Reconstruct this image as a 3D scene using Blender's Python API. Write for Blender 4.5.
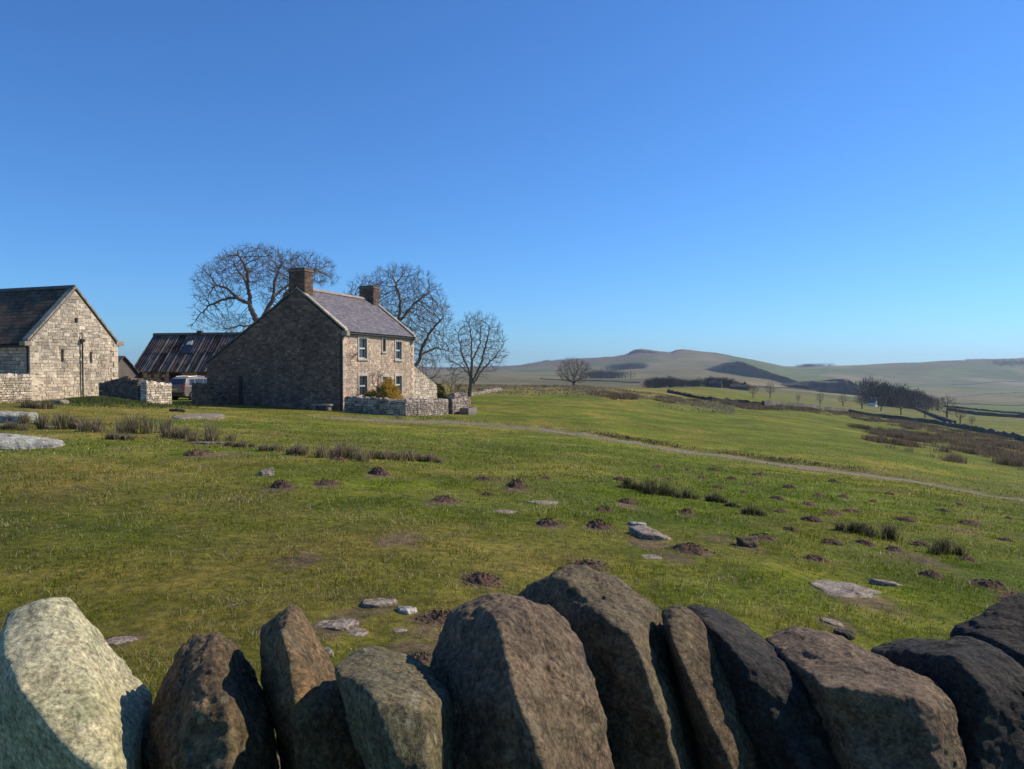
import bpy, bmesh, math, random
import numpy as np
from mathutils import Vector, Matrix

for o in list(bpy.data.objects):
    bpy.data.objects.remove(o, do_unlink=True)
S = bpy.context.scene
COL = S.collection
rng = np.random.default_rng(7)
random.seed(7)
PI = math.pi

# ------------------------------------------------------------------ camera, sky, sun, exposure
CZ = 1.65
F = 740.0
PITCH = math.atan(15.5 / F)
cd = bpy.data.cameras.new('camera')
cam = bpy.data.objects.new('camera', cd)
COL.objects.link(cam)
cam.location = (0, 0, CZ)
cam.rotation_euler = (PI / 2 - PITCH, 0, 0)
cd.sensor_width = 36.0
cd.lens = F / 1024 * 36
cd.clip_start = 0.05
cd.clip_end = 30000
S.camera = cam

SUN_EL = math.radians(38.5)
SUN_DIR = Vector((0.95 * math.cos(SUN_EL), 0.36 * math.cos(SUN_EL), math.sin(SUN_EL))).normalized()
SUN_AZ = math.atan2(SUN_DIR.x, SUN_DIR.y)        # clockwise from +Y
w = bpy.data.worlds.new('World')
S.world = w
w.use_nodes = True
nt = w.node_tree
nt.nodes.clear()
sky = nt.nodes.new('ShaderNodeTexSky')
sky.sky_type = 'NISHITA'
sky.sun_disc = False
sky.sun_elevation = SUN_EL
sky.sun_rotation = SUN_AZ
sky.altitude = 0
sky.air_density = 1.0
sky.dust_density = 0.1
sky.ozone_density = 3.5
bg = nt.nodes.new('ShaderNodeBackground')
bg.inputs[1].default_value = 0.115
wo = nt.nodes.new('ShaderNodeOutputWorld')
tint = nt.nodes.new('ShaderNodeMix'); tint.data_type = 'RGBA'; tint.blend_type = 'MULTIPLY'
tint.inputs[0].default_value = 1.0
tint.inputs[7].default_value = (0.45, 0.86, 1.34, 1)       # camera's cool rendering of the clear northern sky
nt.links.new(sky.outputs[0], tint.inputs[6])
nt.links.new(tint.outputs[2], bg.inputs[0])
nt.links.new(bg.outputs[0], wo.inputs[0])
sl = bpy.data.lights.new('sun', 'SUN')
sl.energy = 4.9
sl.angle = math.radians(0.55)
sl.color = (1.0, 0.90, 0.76)
so = bpy.data.objects.new('sun', sl)
COL.objects.link(so)
so.rotation_euler = SUN_DIR.to_track_quat('Z', 'Y').to_euler()
so.location = (30, 10, 40)
S.view_settings.view_transform = 'Standard'
S.view_settings.look = 'None'
S.view_settings.gamma = 1
S.view_settings.use_curve_mapping = False
S.view_settings.exposure = 0.0
S.render.film_transparent = False

# ------------------------------------------------------------------ helpers
def ray(px, py):
    a = (np.asarray(px, float) - 512) / F
    b = -(np.asarray(py, float) - 384.5) / F
    cp, sp = math.cos(PITCH), math.sin(PITCH)
    y = cp + b * sp
    z = -sp + b * cp
    return a / y, z / y                    # x and z per unit of depth

def P(px, py, D):
    a, b = ray(px, py)
    return np.array([float(a) * D, D, CZ + float(b) * D])

def _h(ix, iy, iz, seed):
    n = (ix * 374761393 + iy * 668265263 + iz * 2147483647 + seed * 1274126177) & 0xFFFFFFFF
    n = ((n ^ (n >> 13)) * 1274126177) & 0xFFFFFFFF
    n = n ^ (n >> 16)
    return (n & 0xFFFFFF) / float(0xFFFFFF)

def noise(p, seed=0):
    """value noise in -1..1 on an (n,3) array"""
    p = np.asarray(p, float)
    f = np.floor(p)
    i = f.astype(np.int64)
    t = p - f
    t = t * t * t * (t * (t * 6 - 15) + 10)
    r = 0
    for dx in (0, 1):
        wx = t[:, 0] if dx else 1 - t[:, 0]
        for dy in (0, 1):
            wy = t[:, 1] if dy else 1 - t[:, 1]
            for dz in (0, 1):
                wz = t[:, 2] if dz else 1 - t[:, 2]
                r = r + wx * wy * wz * _h(i[:, 0] + dx, i[:, 1] + dy, i[:, 2] + dz, seed)
    return r * 2 - 1

def fbm(p, octs=4, seed=0, gain=0.5):
    a, s, tot = 1.0, 0, 0
    p = np.asarray(p, float)
    for k in range(octs):
        s = s + a * noise(p * (2.03 ** k) + 17.3 * k, seed + k)
        tot += a
        a *= gain
    return s / tot

def fbm2(x, y, sc, octs=4, seed=0, gain=0.5):
    p = np.stack([np.ravel(x) / sc, np.ravel(y) / sc, np.zeros(np.size(x)) + .37], 1)
    return fbm(p, octs, seed, gain).reshape(np.shape(x))

def smooth(a, b, x):
    t = np.clip((x - a) / (b - a), 0, 1)
    return t * t * (3 - 2 * t)

def meshobj(name, V, Fc, mat, parent=None, smooth_=False, col=None, loc=None, rot=None):
    me = bpy.data.meshes.new(name)
    V = np.asarray(V, np.float32)
    if isinstance(Fc, np.ndarray):
        k = Fc.shape[1]
        me.vertices.add(len(V))
        me.vertices.foreach_set('co', V.ravel())
        me.loops.add(Fc.size)
        me.loops.foreach_set('vertex_index', Fc.astype(np.int32).ravel())
        me.polygons.add(len(Fc))
        me.polygons.foreach_set('loop_start', np.arange(0, Fc.size, k, dtype=np.int32))
        me.polygons.foreach_set('loop_total', np.full(len(Fc), k, np.int32))
        me.update(calc_edges=True)
    else:
        me.from_pydata([tuple(map(float, v)) for v in V], [], [tuple(int(i) for i in f) for f in Fc])
        me.update()
    me.polygons.foreach_set('use_smooth', np.full(len(me.polygons), bool(smooth_)))
    if col is not None:
        at = me.color_attributes.new('Col', 'FLOAT_COLOR', 'POINT')
        c = np.ones((len(V), 4), np.float32)
        c[:, :3] = col
        at.data.foreach_set('color', c.ravel())
    if mat is not None:
        me.materials.append(mat)
    o = bpy.data.objects.new(name, me)
    COL.objects.link(o)
    if parent is not None:
        o.parent = parent
    if loc is not None:
        o.location = tuple(map(float, loc))
    if rot is not None:
        o.rotation_euler = rot
    return o

def tag(o, label=None, cat=None, group=None, kind=None):
    if label: o['label'] = label
    if cat: o['category'] = cat
    if group: o['group'] = group
    if kind: o['kind'] = kind
    return o

def thing(name, label, cat, loc=(0, 0, 0), rz=0.0, group=None):
    o = bpy.data.objects.new(name, None)
    o.empty_display_size = 0.2
    COL.objects.link(o)
    o.location = tuple(map(float, loc))
    o.rotation_euler = (0, 0, rz)
    return tag(o, label, cat, group)

def copy_tree(o, parent=None):
    c = o.copy()
    COL.objects.link(c)
    c.parent = parent
    for ch in list(o.children):
        copy_tree(ch, c)
    return c

class MB:
    """collects boxes, prisms and tubes as ONE mesh"""
    def __init__(s):
        s.v, s.f, s.c = [], [], []
    def add(s, V, Fc, col=(1, 1, 1)):
        b = len(s.v)
        s.v += [tuple(map(float, p)) for p in V]
        s.f += [tuple(b + i for i in f) for f in Fc]
        s.c += [tuple(col)] * len(V)
    def box(s, x0, x1, y0, y1, z0, z1, col=(1, 1, 1)):
        V = [(x, y, z) for z in (z0, z1) for y in (y0, y1) for x in (x0, x1)]
        s.add(V, [(0, 2, 3, 1), (4, 5, 7, 6), (0, 1, 5, 4), (2, 6, 7, 3), (0, 4, 6, 2), (1, 3, 7, 5)], col)
    def prism(s, base, top, col=(1, 1, 1)):
        n = len(base)
        V = list(base) + list(top)
        Fc = [tuple(range(n))[::-1], tuple(range(n, 2 * n))]
        Fc += [(i, (i + 1) % n, n + (i + 1) % n, n + i) for i in range(n)]
        s.add(V, Fc, col)
    def slab(s, poly_xz, y0, y1, col=(1, 1, 1)):
        s.prism([(x, y0, z) for x, z in poly_xz], [(x, y1, z) for x, z in poly_xz], col)
    def slabx(s, poly_yz, x0, x1, col=(1, 1, 1)):
        s.prism([(x0, y, z) for y, z in poly_yz], [(x1, y, z) for y, z in poly_yz], col)
    def tube(s, pts, rad, n=8, col=(1, 1, 1)):
        pts = [Vector(p) for p in pts]
        rad = rad if hasattr(rad, '__len__') else [rad] * len(pts)
        b = len(s.v)
        V = []
        for i, p in enumerate(pts):
            d = (pts[min(i + 1, len(pts) - 1)] - pts[max(i - 1, 0)]).normalized()
            a = d.cross(Vector((0.13, 0.07, 1)))
            if a.length < 1e-3: a = d.cross(Vector((1, 0, 0)))
            a.normalize(); c = d.cross(a)
            for k in range(n):
                t = 2 * PI * k / n
                V.append(p + (a * math.cos(t) + c * math.sin(t)) * rad[i])
        Fc = []
        for i in range(len(pts) - 1):
            for k in range(n):
                Fc.append((i * n + k, i * n + (k + 1) % n, (i + 1) * n + (k + 1) % n, (i + 1) * n + k))
        Fc.append(tuple(range(n))[::-1]); Fc.append(tuple((len(pts) - 1) * n + k for k in range(n)))
        s.add(V, Fc, col)
    def build(s, name, mat, parent=None, smooth_=False, loc=None, rot=None):
        return meshobj(name, np.array(s.v), s.f, mat, parent, smooth_, np.array(s.c), loc, rot)

# ------------------------------------------------------------------ materials
class NT:
    def __init__(s, name):
        s.m = bpy.data.materials.new(name)
        s.m.use_nodes = True
        s.t = s.m.node_tree
        s.t.nodes.clear()
        s.out = s.t.nodes.new('ShaderNodeOutputMaterial')
        s.b = s.t.nodes.new('ShaderNodeBsdfPrincipled')
        s.t.links.new(s.b.outputs[0], s.out.inputs[0])
        s.b.inputs['Specular IOR Level'].default_value = 0.3
    def n(s, typ, props=None, **inp):
        nd = s.t.nodes.new('ShaderNode' + typ)
        for k, v in (props or {}).items(): setattr(nd, k, v)
        for k, v in inp.items():
            key = int(k[1:]) if k[0] == '_' else k.replace('_', ' ')
            s.set(nd.inputs[key], v)
        return nd
    def set(s, sock, v):
        if isinstance(v, bpy.types.NodeSocket): s.t.links.new(v, sock)
        elif isinstance(v, (tuple, list)) and len(v) == 3 and sock.type == 'RGBA': sock.default_value = (*v, 1)
        else: sock.default_value = v
    def pos(s):
        return s.n('NewGeometry').outputs['Position']
    def obj(s):
        return s.n('TexCoord').outputs['Object']
    def scale(s, vec, k):
        m = s.n('Mapping', _0=vec)
        m.inputs['Scale'].default_value = k if isinstance(k, tuple) else (k, k, k)
        return m.outputs[0]
    def noise(s, vec, sc, detail=4, rough=0.55, dist=0.0):
        return s.n('TexNoise', Vector=vec, Scale=sc, Detail=float(detail), Roughness=rough, Distortion=dist).outputs[0]
    def ramp(s, fac, stops):
        r = s.n('ValToRGB', Fac=fac)
        e = r.color_ramp.elements
        while len(e) < len(stops): e.new(0.5)
        for k, (p, c) in enumerate(stops):
            e[k].position = p
            e[k].color = (*(c if hasattr(c, '__len__') else (c, c, c)), 1)
        return r.outputs[0]
    def mix(s, fac, a, b, mode='MIX'):
        m = s.n('Mix', {'data_type': 'RGBA', 'blend_type': mode})
        s.set(m.inputs[0], fac); s.set(m.inputs[6], a); s.set(m.inputs[7], b)
        return m.outputs[2]
    def math(s, op, a, b=0.0):
        m = s.n('Math', {'operation': op})
        s.set(m.inputs[0], a); s.set(m.inputs[1], b)
        return m.outputs[0]
    def attr(s):
        return s.n('Attribute', {'attribute_name': 'Col'}).outputs['Color']
    def bump(s, h, dist=0.02, strength=1.0, normal=None):
        b = s.n('Bump', Height=h, Distance=dist, Strength=strength)
        if normal is not None: s.set(b.inputs['Normal'], normal)
        return b.outputs[0]
    def fin(s, color, rough=0.85, normal=None, spec=None, metal=None):
        s.set(s.b.inputs['Base Color'], color)
        s.set(s.b.inputs['Roughness'], rough)
        if normal is not None: s.set(s.b.inputs['Normal'], normal)
        if spec is not None: s.b.inputs['Specular IOR Level'].default_value = spec
        if metal is not None: s.b.inputs['Metallic'].default_value = metal
        return s.m

def mat_attr(name, nscale=6.0, var=0.5, bump=0.01, rough=0.9, bscale=None, spec=0.2, lo=0.6, hi=1.35):
    t = NT(name)
    p = t.pos()
    nz = t.noise(p, nscale, 6, 0.65)
    k = t.ramp(nz, [(0.3, lo), (0.7, hi)])
    c = t.mix(var, t.attr(), t.mix(1.0, t.attr(), k, 'MULTIPLY'))
    nb = t.noise(p, bscale or nscale * 3, 5, 0.65)
    return t.fin(c, rough, t.bump(nb, bump), spec)

def mat_plain(name, color, rough=0.6, metal=0.0, spec=0.4, nscale=5.0, lo=0.8, hi=1.15, bump=0.0):
    t = NT(name)
    nz = t.noise(t.obj(), nscale, 5, 0.6)
    c = t.mix(1.0, color, t.ramp(nz, [(0.3, lo), (0.7, hi)]), 'MULTIPLY')
    return t.fin(c, rough, t.bump(nz, bump) if bump else None, spec, metal)

M = {}
# ground: the colour attribute is the vegetation's own colour; fine mottling comes from noise
def ground_mat():
    t = NT('ground_turf')
    p = t.pos()
    a = t.attr()
    fine = t.noise(p, 9.0, 8, 0.75)
    mid = t.noise(p, 1.3, 6, 0.7, 0.4)
    big = t.noise(p, 0.16, 5, 0.6)
    c = t.mix(1.0, a, t.ramp(fine, [(0.32, (0.3, 0.36, 0.28)), (0.68, (1.8, 1.7, 1.6))]), 'MULTIPLY')
    c = t.mix(1.0, c, t.ramp(mid, [(0.3, (0.68, 0.72, 0.66)), (0.7, (1.3, 1.24, 1.25))]), 'MULTIPLY')
    c = t.mix(1.0, c, t.ramp(big, [(0.3, (0.8, 0.86, 0.8)), (0.7, (1.18, 1.12, 1.1))]), 'MULTIPLY')
    c = t.mix(1.0, c, t.ramp(t.noise(p, 0.45, 7, 0.7, 0.5), [(0.32, (0.74, 0.78, 0.72)), (0.68, (1.26, 1.2, 1.2))]), 'MULTIPLY')
    c = t.mix(1.0, c, t.ramp(t.noise(t.scale(p, (.6, 1.6, 1)), 0.022, 9, 0.72, 0.8), [(0.36, (0.64, 0.67, 0.66)), (0.64, (1.32, 1.28, 1.24))]), 'MULTIPLY')
    straw = t.ramp(t.noise(p, 3.3, 9, 0.8, 0.6), [(0.52, 0.0), (0.72, 0.55)])
    c = t.mix(straw, c, (0.20, 0.16, 0.07))
    h = t.math('ADD', t.math('MULTIPLY', fine, 0.5), mid)
    return t.fin(c, 0.95, t.bump(h, 0.10, 0.8), 0.1)
M['ground'] = ground_mat()

def grass_mat():
    t = NT('grass_blades')
    c = t.attr()
    t.fin(c, 0.7, None, 0.08)
    tr = t.n('BsdfTranslucent', Color=c)
    mx = t.n('MixShader', _0=0.42, _1=t.b.outputs[0], _2=tr.outputs[0])
    t.t.links.new(mx.outputs[0], t.out.inputs[0])
    return t.m
M['grass'] = grass_mat()
M['soil'] = mat_attr('loose_soil', 14, 0.9, 0.03, 1.0, 30)
M['masonry'] = mat_attr('sandstone_rubble', 9, 0.85, 0.02, 0.92, 25, lo=0.5, hi=1.4)
def stained(name):
    t = NT(name)
    p = t.pos()
    c = t.mix(.85, t.attr(), t.mix(1.0, t.attr(), t.ramp(t.noise(p, 9.0, 6, 0.65), [(0.3, 0.5), (0.7, 1.4)]), 'MULTIPLY'))
    c = t.mix(1.0, c, t.ramp(t.noise(t.scale(p, (1, 1, .45)), 0.9, 7, 0.7, .4), [(0.34, (0.78, 0.78, 0.78)), (0.62, (1.22, 1.19, 1.15))]), 'MULTIPLY')
    c = t.mix(t.ramp(t.noise(p, 2.2, 6, .7), [(0.56, 0.0), (0.7, 0.4)]), c, (0.24, 0.20, 0.13))
    return t.fin(c, .92, t.bump(t.noise(p, 25, 5, .65), .02), .2)
M['masonry'] = stained('stained_sandstone_rubble')
M['mortar'] = mat_attr('lime_mortar', 7, 0.8, 0.01, 0.95)
M['far'] = mat_attr('weathered_stone', 0.8, 0.9, 0.1, 0.95, 2.0)
M['bark'] = mat_attr('bark', 5, 0.7, 0.02, 0.9, 30)
M['twig'] = mat_attr('twigs', 2, 0.5, 0.0, 0.8)
M['leaf'] = grass_mat(); M['leaf'].name = 'leaves'
M['hill'] = mat_attr('crag_rock', 0.05, 0.9, 0.6, 0.95, 0.3)
M['slate'] = None

def slate_mat(name, col, hrow, wid, bumpd=0.02, mossy=0.3, moss=(0.12, 0.11, 0.05), rough=0.7, spec=0.35):
    t = NT(name)
    uvn = t.n('UVMap').outputs[0]
    br = t.n('TexBrick', {'offset': 0.5}, Vector=uvn, Scale=1.0)
    br.inputs['Color1'].default_value = (*[c * 0.72 for c in col], 1)
    br.inputs['Color2'].default_value = (*[c * 1.3 for c in col], 1)
    br.inputs['Mortar'].default_value = (*[c * 0.3 for c in col], 1)
    br.inputs['Mortar Size'].default_value = 0.012
    br.inputs['Brick Width'].default_value = wid
    br.inputs['Row Height'].default_value = hrow
    p = t.obj()
    nz = t.noise(p, 1.1, 7, 0.7)
    c = t.mix(1.0, br.outputs[0], t.ramp(t.noise(p, 6, 6, 0.7), [(0.3, 0.6), (0.7, 1.4)]), 'MULTIPLY')
    c = t.mix(t.ramp(nz, [(0.52, 0.0), (0.68, mossy)]), c, moss)
    # each row lifts towards its lower edge
    sep = t.n('SeparateXYZ', Vector=uvn).outputs[1]
    saw = t.math('FRACT', t.math('DIVIDE', sep, hrow))
    h = t.math('SUBTRACT', t.math('MULTIPLY', saw, -1.0), t.math('MULTIPLY', br.outputs[1], 1.0))
    h = t.math('ADD', h, t.math('MULTIPLY', t.noise(p, 12, 4), 0.4))
    return t.fin(c, rough, t.bump(h, bumpd), spec)
M['slate'] = slate_mat('purple_grey_slate', (0.175, 0.15, 0.155), 0.22, 0.32, 0.02, 0.3, (0.2, 0.17, 0.13))
M['flag'] = slate_mat('dark_stone_slates', (0.125, 0.085, 0.058), 0.34, 0.5, 0.05, 0.5, (0.10, 0.085, 0.035), 0.92, 0.08)
M['sheet'] = mat_attr('rusted_sheeting', 1.6, 0.95, 0.01, 0.85, 8, 0.12, lo=0.35, hi=1.6)
M['redtile'] = slate_mat('red_clay_tiles', (0.17, 0.105, 0.08), 0.3, 0.25, 0.04)
M['white'] = mat_plain('white_paint', (0.62, 0.61, 0.57), 0.45, nscale=9)
M['black'] = mat_plain('black_iron', (0.018, 0.018, 0.02), 0.5)
M['rail'] = mat_plain('red_oxide_paint', (0.25, 0.07, 0.05), 0.6)
M['wood'] = mat_plain('weathered_timber', (0.13, 0.10, 0.075), 0.8, nscale=9, lo=0.6, hi=1.4)
M['darkwood'] = mat_plain('dark_timber', (0.035, 0.03, 0.028), 0.8)
def glass_mat(name, c=(0.02, 0.025, 0.03)):
    t = NT(name)
    nz = t.noise(t.obj(), 1.5, 3)
    t.fin(t.mix(1.0, c, t.ramp(nz, [(0.3, 0.7), (0.7, 1.5)]), 'MULTIPLY'), 0.05, t.bump(nz, 0.004), 0.8)
    return t.m
M['glass'] = glass_mat('window_glass')
M['curtain'] = mat_plain('pale_curtain', (0.45, 0.42, 0.38), 0.9)
M['carpaint'] = mat_plain('grey_car_paint', (0.20, 0.175, 0.16), 0.35, 0.1, 0.4, 2, 0.9, 1.1)
M['carglass'] = glass_mat('car_glass', (0.03, 0.035, 0.04))
M['plastic'] = mat_plain('black_plastic', (0.02, 0.02, 0.02), 0.6)
M['tyre'] = mat_plain('tyre_rubber', (0.015, 0.015, 0.016), 0.85)
M['alloy'] = mat_plain('wheel_alloy', (0.4, 0.4, 0.42), 0.35, 0.8)
M['redlamp'] = mat_plain('red_lens', (0.28, 0.02, 0.02), 0.15, 0, 0.7)
M['plate'] = mat_plain('number_plate', (0.6, 0.5, 0.1), 0.4)
M['chimpot'] = mat_plain('clay_pot', (0.3, 0.17, 0.1), 0.8)

def rock_mat(name, base, dark, lichen, lich_amt=0.4, sc=1.0, bumpd=0.012, grain=1.0):
    t = NT(name)
    p = t.obj()
    n1 = t.noise(p, 5 * sc, 8, 0.7)
    n2 = t.noise(p, 28 * sc, 8, 0.75)
    n3 = t.noise(p, 110 * sc, 4, 0.7)
    c = t.mix(t.ramp(n1, [(0.36, 0.0), (0.62, 1.0)]), dark, base)
    c = t.mix(1.0, c, t.ramp(n2, [(0.3, 0.4), (0.7, 1.65)]), 'MULTIPLY')
    c = t.mix(grain, c, t.mix(1.0, c, t.ramp(n3, [(0.32, 0.4), (0.68, 1.65)]), 'MULTIPLY'))
    c = t.mix(t.ramp(t.noise(p, 2.6 * sc, 5, 0.65), [(0.42, 0.0), (0.6, 1.0)]), c, t.mix(1.0, c, (1.10, 1.0, 0.86), 'MULTIPLY'))
    c = t.mix(t.ramp(t.noise(t.scale(p, (1.3, .8, 1)), 3.7 * sc, 6, 0.7), [(0.5, 0.0), (0.63, 1.0)]), c, t.mix(1.0, c, (0.68, 0.78, 0.72), 'MULTIPLY'))
    hs_ = t.n('HueSaturation', Saturation=.86, Color=c); c = hs_.outputs[0]
    # lichen: pale crusts with ragged edges and a few small dots
    l1 = t.noise(t.scale(p, (1, 1.2, 0.9)), 9 * sc, 10, 0.8, 1.0)
    vor = t.n('TexVoronoi', {'feature': 'F1'}, Vector=p, Scale=26.0 * sc)
    wob = t.math('ADD', vor.outputs[0], t.math('MULTIPLY', t.noise(p, 90 * sc, 3), 0.35))
    dots = t.math('MULTIPLY', t.ramp(wob, [(0.33, 1.0), (0.42, 0.0)]), t.ramp(t.noise(p, 4 * sc, 3), [(0.5, 0.0), (0.6, 1.0)]))
    lf = t.math('MAXIMUM', t.ramp(l1, [(0.55, 0.0), (0.66, 1.0)]), dots)
    c = t.mix(t.math('MULTIPLY', lf, lich_amt), c, lichen)
    # hairline cracks and a scatter of pits
    vc = t.n('TexVoronoi', {'feature': 'DISTANCE_TO_EDGE'}, Vector=t.n('VectorMath', {'operation': 'ADD'}, _0=p,
             _1=t.n('TexNoise', Vector=p, Scale=9.0 * sc, Detail=5.0).outputs[1]).outputs[0], Scale=3.2 * sc)
    crack = t.ramp(vc.outputs[0], [(0.0, 0.0), (0.018, 1.0)])
    cm = t.math('MAXIMUM', crack, t.ramp(t.noise(p, 3 * sc, 2), [(0.5, 1.0), (0.58, 0.0)]))
    h = t.math('ADD', t.math('MULTIPLY', n2, 1.0), t.math('MULTIPLY', n3, 0.35))
    h = t.math('ADD', h, t.math('MULTIPLY', n1, 1.5))
    h = t.math('ADD', h, t.math('MULTIPLY', cm, 0.12))
    return t.fin(c, 0.88, t.bump(h, bumpd), 0.25)
M['rock_pale'] = rock_mat('pale_lichened_stone', (0.42, 0.375, 0.205), (0.31, 0.275, 0.14), (0.52, 0.475, 0.29), 0.5, bumpd=0.005)
M['rock_brown'] = rock_mat('brown_sandstone', (0.161, 0.105, 0.043), (0.077, 0.050, 0.022), (0.322, 0.269, 0.144), 0.55)
M['rock_ochre'] = rock_mat('ochre_sandstone', (0.218, 0.126, 0.038), (0.109, 0.073, 0.030), (0.245, 0.205, 0.130), 0.45)
M['rock_olive'] = rock_mat('olive_lichened_sandstone', (0.171, 0.130, 0.052), (0.116, 0.103, 0.052), (0.398, 0.369, 0.253), 0.65)
M['rock_rust'] = rock_mat('rusty_sandstone', (0.189, 0.122, 0.058), (0.105, 0.067, 0.036), (0.353, 0.290, 0.170), 0.6)
M['rock_grey'] = rock_mat('grey_sandstone', (0.164, 0.118, 0.054), (0.099, 0.069, 0.031), (0.334, 0.270, 0.136), 0.55)
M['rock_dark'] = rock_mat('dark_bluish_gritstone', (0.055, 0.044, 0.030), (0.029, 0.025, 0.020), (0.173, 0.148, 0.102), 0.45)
M['rock_field'] = rock_mat('weathered_field_rock', (0.27, 0.21, 0.15), (0.17, 0.13, 0.095), (0.34, 0.30, 0.24), 0.5, 0.5)
M['rock_white'] = rock_mat('white_crusted_rock', (0.42, 0.39, 0.33), (0.2, 0.175, 0.14), (0.60, 0.58, 0.51), 0.8, 0.35, 0.02)

# ------------------------------------------------------------------ terrain height
Drow = np.array([3, 6, 12, 20, 30, 45, 60, 85, 120, 170, 250, 400, 700, 1200, 2000, 3200, 5200], float)
# height relative to the eye
COLS = {
 -260: [-1.6, -1.62, -1.66, -1.75, -1.8, -1.9, -1.9, -1.8, -1.6, -1.0, 1, 6, 12, 18, 20, 30, 20],
   30: [-1.62, -1.65, -1.72, -1.86, -1.97, -2.08, -2.12, -2.1, -2.0, -1.5, 1, 5.5, 6, 4, 2, 10, 5],
  200: [-1.62, -1.66, -1.78, -1.96, -2.16, -2.36, -2.4, -2.4, -2.3, -2.3, -3, -4, -6, -8, -8, 0, 0],
  343: [-1.62, -1.67, -1.84, -2.12, -2.46, -2.80, -2.85, -2.8, -2.6, -3.4, -5, -8, -10, -12, -10, 5, 5],
  454: [-1.63, -1.69, -1.93, -2.32, -2.78, -3.15, -3.3, -3.05, -2.75, -3.8, -7, -12, -14, -14, -9, 10, 5],
  575: [-1.64, -1.73, -2.03, -2.50, -3.05, -3.5, -3.6, -3.35, -2.85, -4.6, -9, -14, -15, -14, -6, 38, 20],
  640: [-1.64, -1.76, -2.12, -2.70, -3.35, -3.9, -4.1, -4.1, -3.9, -4.4, -7, -11, -14, -14, 4, 62, 20],
  700: [-1.65, -1.79, -2.22, -2.87, -3.62, -4.3, -4.7, -5.1, -5.3, -5.5, -6.4, -10, -13, -12, 12, 67, 20],
  760: [-1.66, -1.83, -2.32, -3.02, -3.82, -4.55, -5.0, -5.6, -6.3, -6.9, -9.5, -13, -17, -18, 2, 34, 12],
  800: [-1.66, -1.87, -2.40, -3.12, -3.98, -4.72, -5.3, -6.15, -7.1, -8.7, -11.3, -15.5, -21, -30, -22, 12, 16],
  900: [-1.68, -1.97, -2.58, -3.42, -4.35, -5.40, -6.3, -7.8, -9.8, -12.4, -16, -21.5, -30, -41, -38, 27, 20],
 1024: [-1.70, -2.08, -2.78, -3.82, -5.05, -6.45, -7.6, -9.5, -11.8, -14.6, -18.6, -26, -38, -50, -48, 44, 34],
 1400: [-1.75, -2.3, -3.3, -4.7, -6.3, -8.3, -9.9, -12.5, -15.5, -19, -24, -33, -46, -58, -50, 40, 40],
}
_cx = np.array(sorted(COLS), float)
_cr = (_cx - 512) / F
_tab = np.array([COLS[int(c)] for c in _cx])
def _pchip_slopes(x, y):
    h = np.diff(x)[:, None]; d = np.diff(y, axis=0) / h
    m = np.zeros_like(y)
    w1 = 2 * h[1:] + h[:-1]; w2 = h[1:] + 2 * h[:-1]
    same = (d[1:] * d[:-1]) > 0
    with np.errstate(divide='ignore', invalid='ignore'):
        hm = (w1 + w2) / (w1 / d[:-1] + w2 / d[1:])
    m[1:-1] = np.where(same, hm, 0)
    m[0] = d[0]; m[-1] = d[-1]
    return m
_lx = np.log(Drow)
_FR = np.linspace(_lx[0], _lx[-1], 400)
def _herm(x, y, m, q):
    i = np.clip(np.searchsorted(x, q) - 1, 0, len(x) - 2)
    h = (x[i + 1] - x[i])[:, None]; t = ((q - x[i]) / (x[i + 1] - x[i]))[:, None]
    return ((2*t**3 - 3*t**2 + 1) * y[i] + (t**3 - 2*t**2 + t) * h * m[i] +
            (-2*t**3 + 3*t**2) * y[i + 1] + (t**3 - t**2) * h * m[i + 1])
_t1 = _tab.T                                              # rows D, cols azimuth
_f1 = _herm(_lx, _t1, _pchip_slopes(_lx, _t1), _FR)       # 400 x ncol
_RR = np.linspace(_cr[0], _cr[-1], 500)
_f2 = _herm(_cr, _f1.T, _pchip_slopes(_cr, _f1.T), _RR)   # 500 x 400

# skyline: pixel row of the far ridge per pixel column (shape of the hills at their own distance)
SKX = np.array([-300, 300, 450, 500, 520, 545, 580, 615, 626, 633, 641, 655, 671, 677, 684, 700, 730, 757, 785, 800, 850, 900, 950, 1000, 1024, 1300], float)
SKY = np.array([368, 368, 368, 367, 366, 361.5, 359, 357.5, 355, 351.5, 350, 352, 354.5, 351.5, 350.5, 352.5, 357, 362, 367, 367.5, 366, 364, 361.5, 359.5, 358.5, 355], float)

def Hrel(X, Y):
    X = np.asarray(X, float); Y = np.asarray(Y, float)
    Yc = np.clip(Y, 3.0, 5200)
    r = np.clip(X / np.maximum(Yc, 3.0), _RR[0], _RR[-1])
    u = (np.log(Yc) - _FR[0]) / (_FR[1] - _FR[0])
    v = (r - _RR[0]) / (_RR[1] - _RR[0])
    i = np.clip(u.astype(int), 0, 398); j = np.clip(v.astype(int), 0, 498)
    fu = u - i; fv = v - j
    z = (_f2[j, i] * (1-fu) * (1-fv) + _f2[j, i+1] * fu * (1-fv) + _f2[j+1, i] * (1-fu) * fv + _f2[j+1, i+1] * fu * fv)
    # steer the far ridge to the skyline
    px = 512 + F * X / np.maximum(Y, 3)
    ys = np.interp(px, SKX, SKY)
    ridge = (369 - ys) / F * 3100
    b = smooth(2250, 3050, Y) * (1 - smooth(3150, 4600, Y))
    z = z * (1 - b) + ridge * b
    z = np.where(Y > 4600, z, z)
    return z

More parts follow.
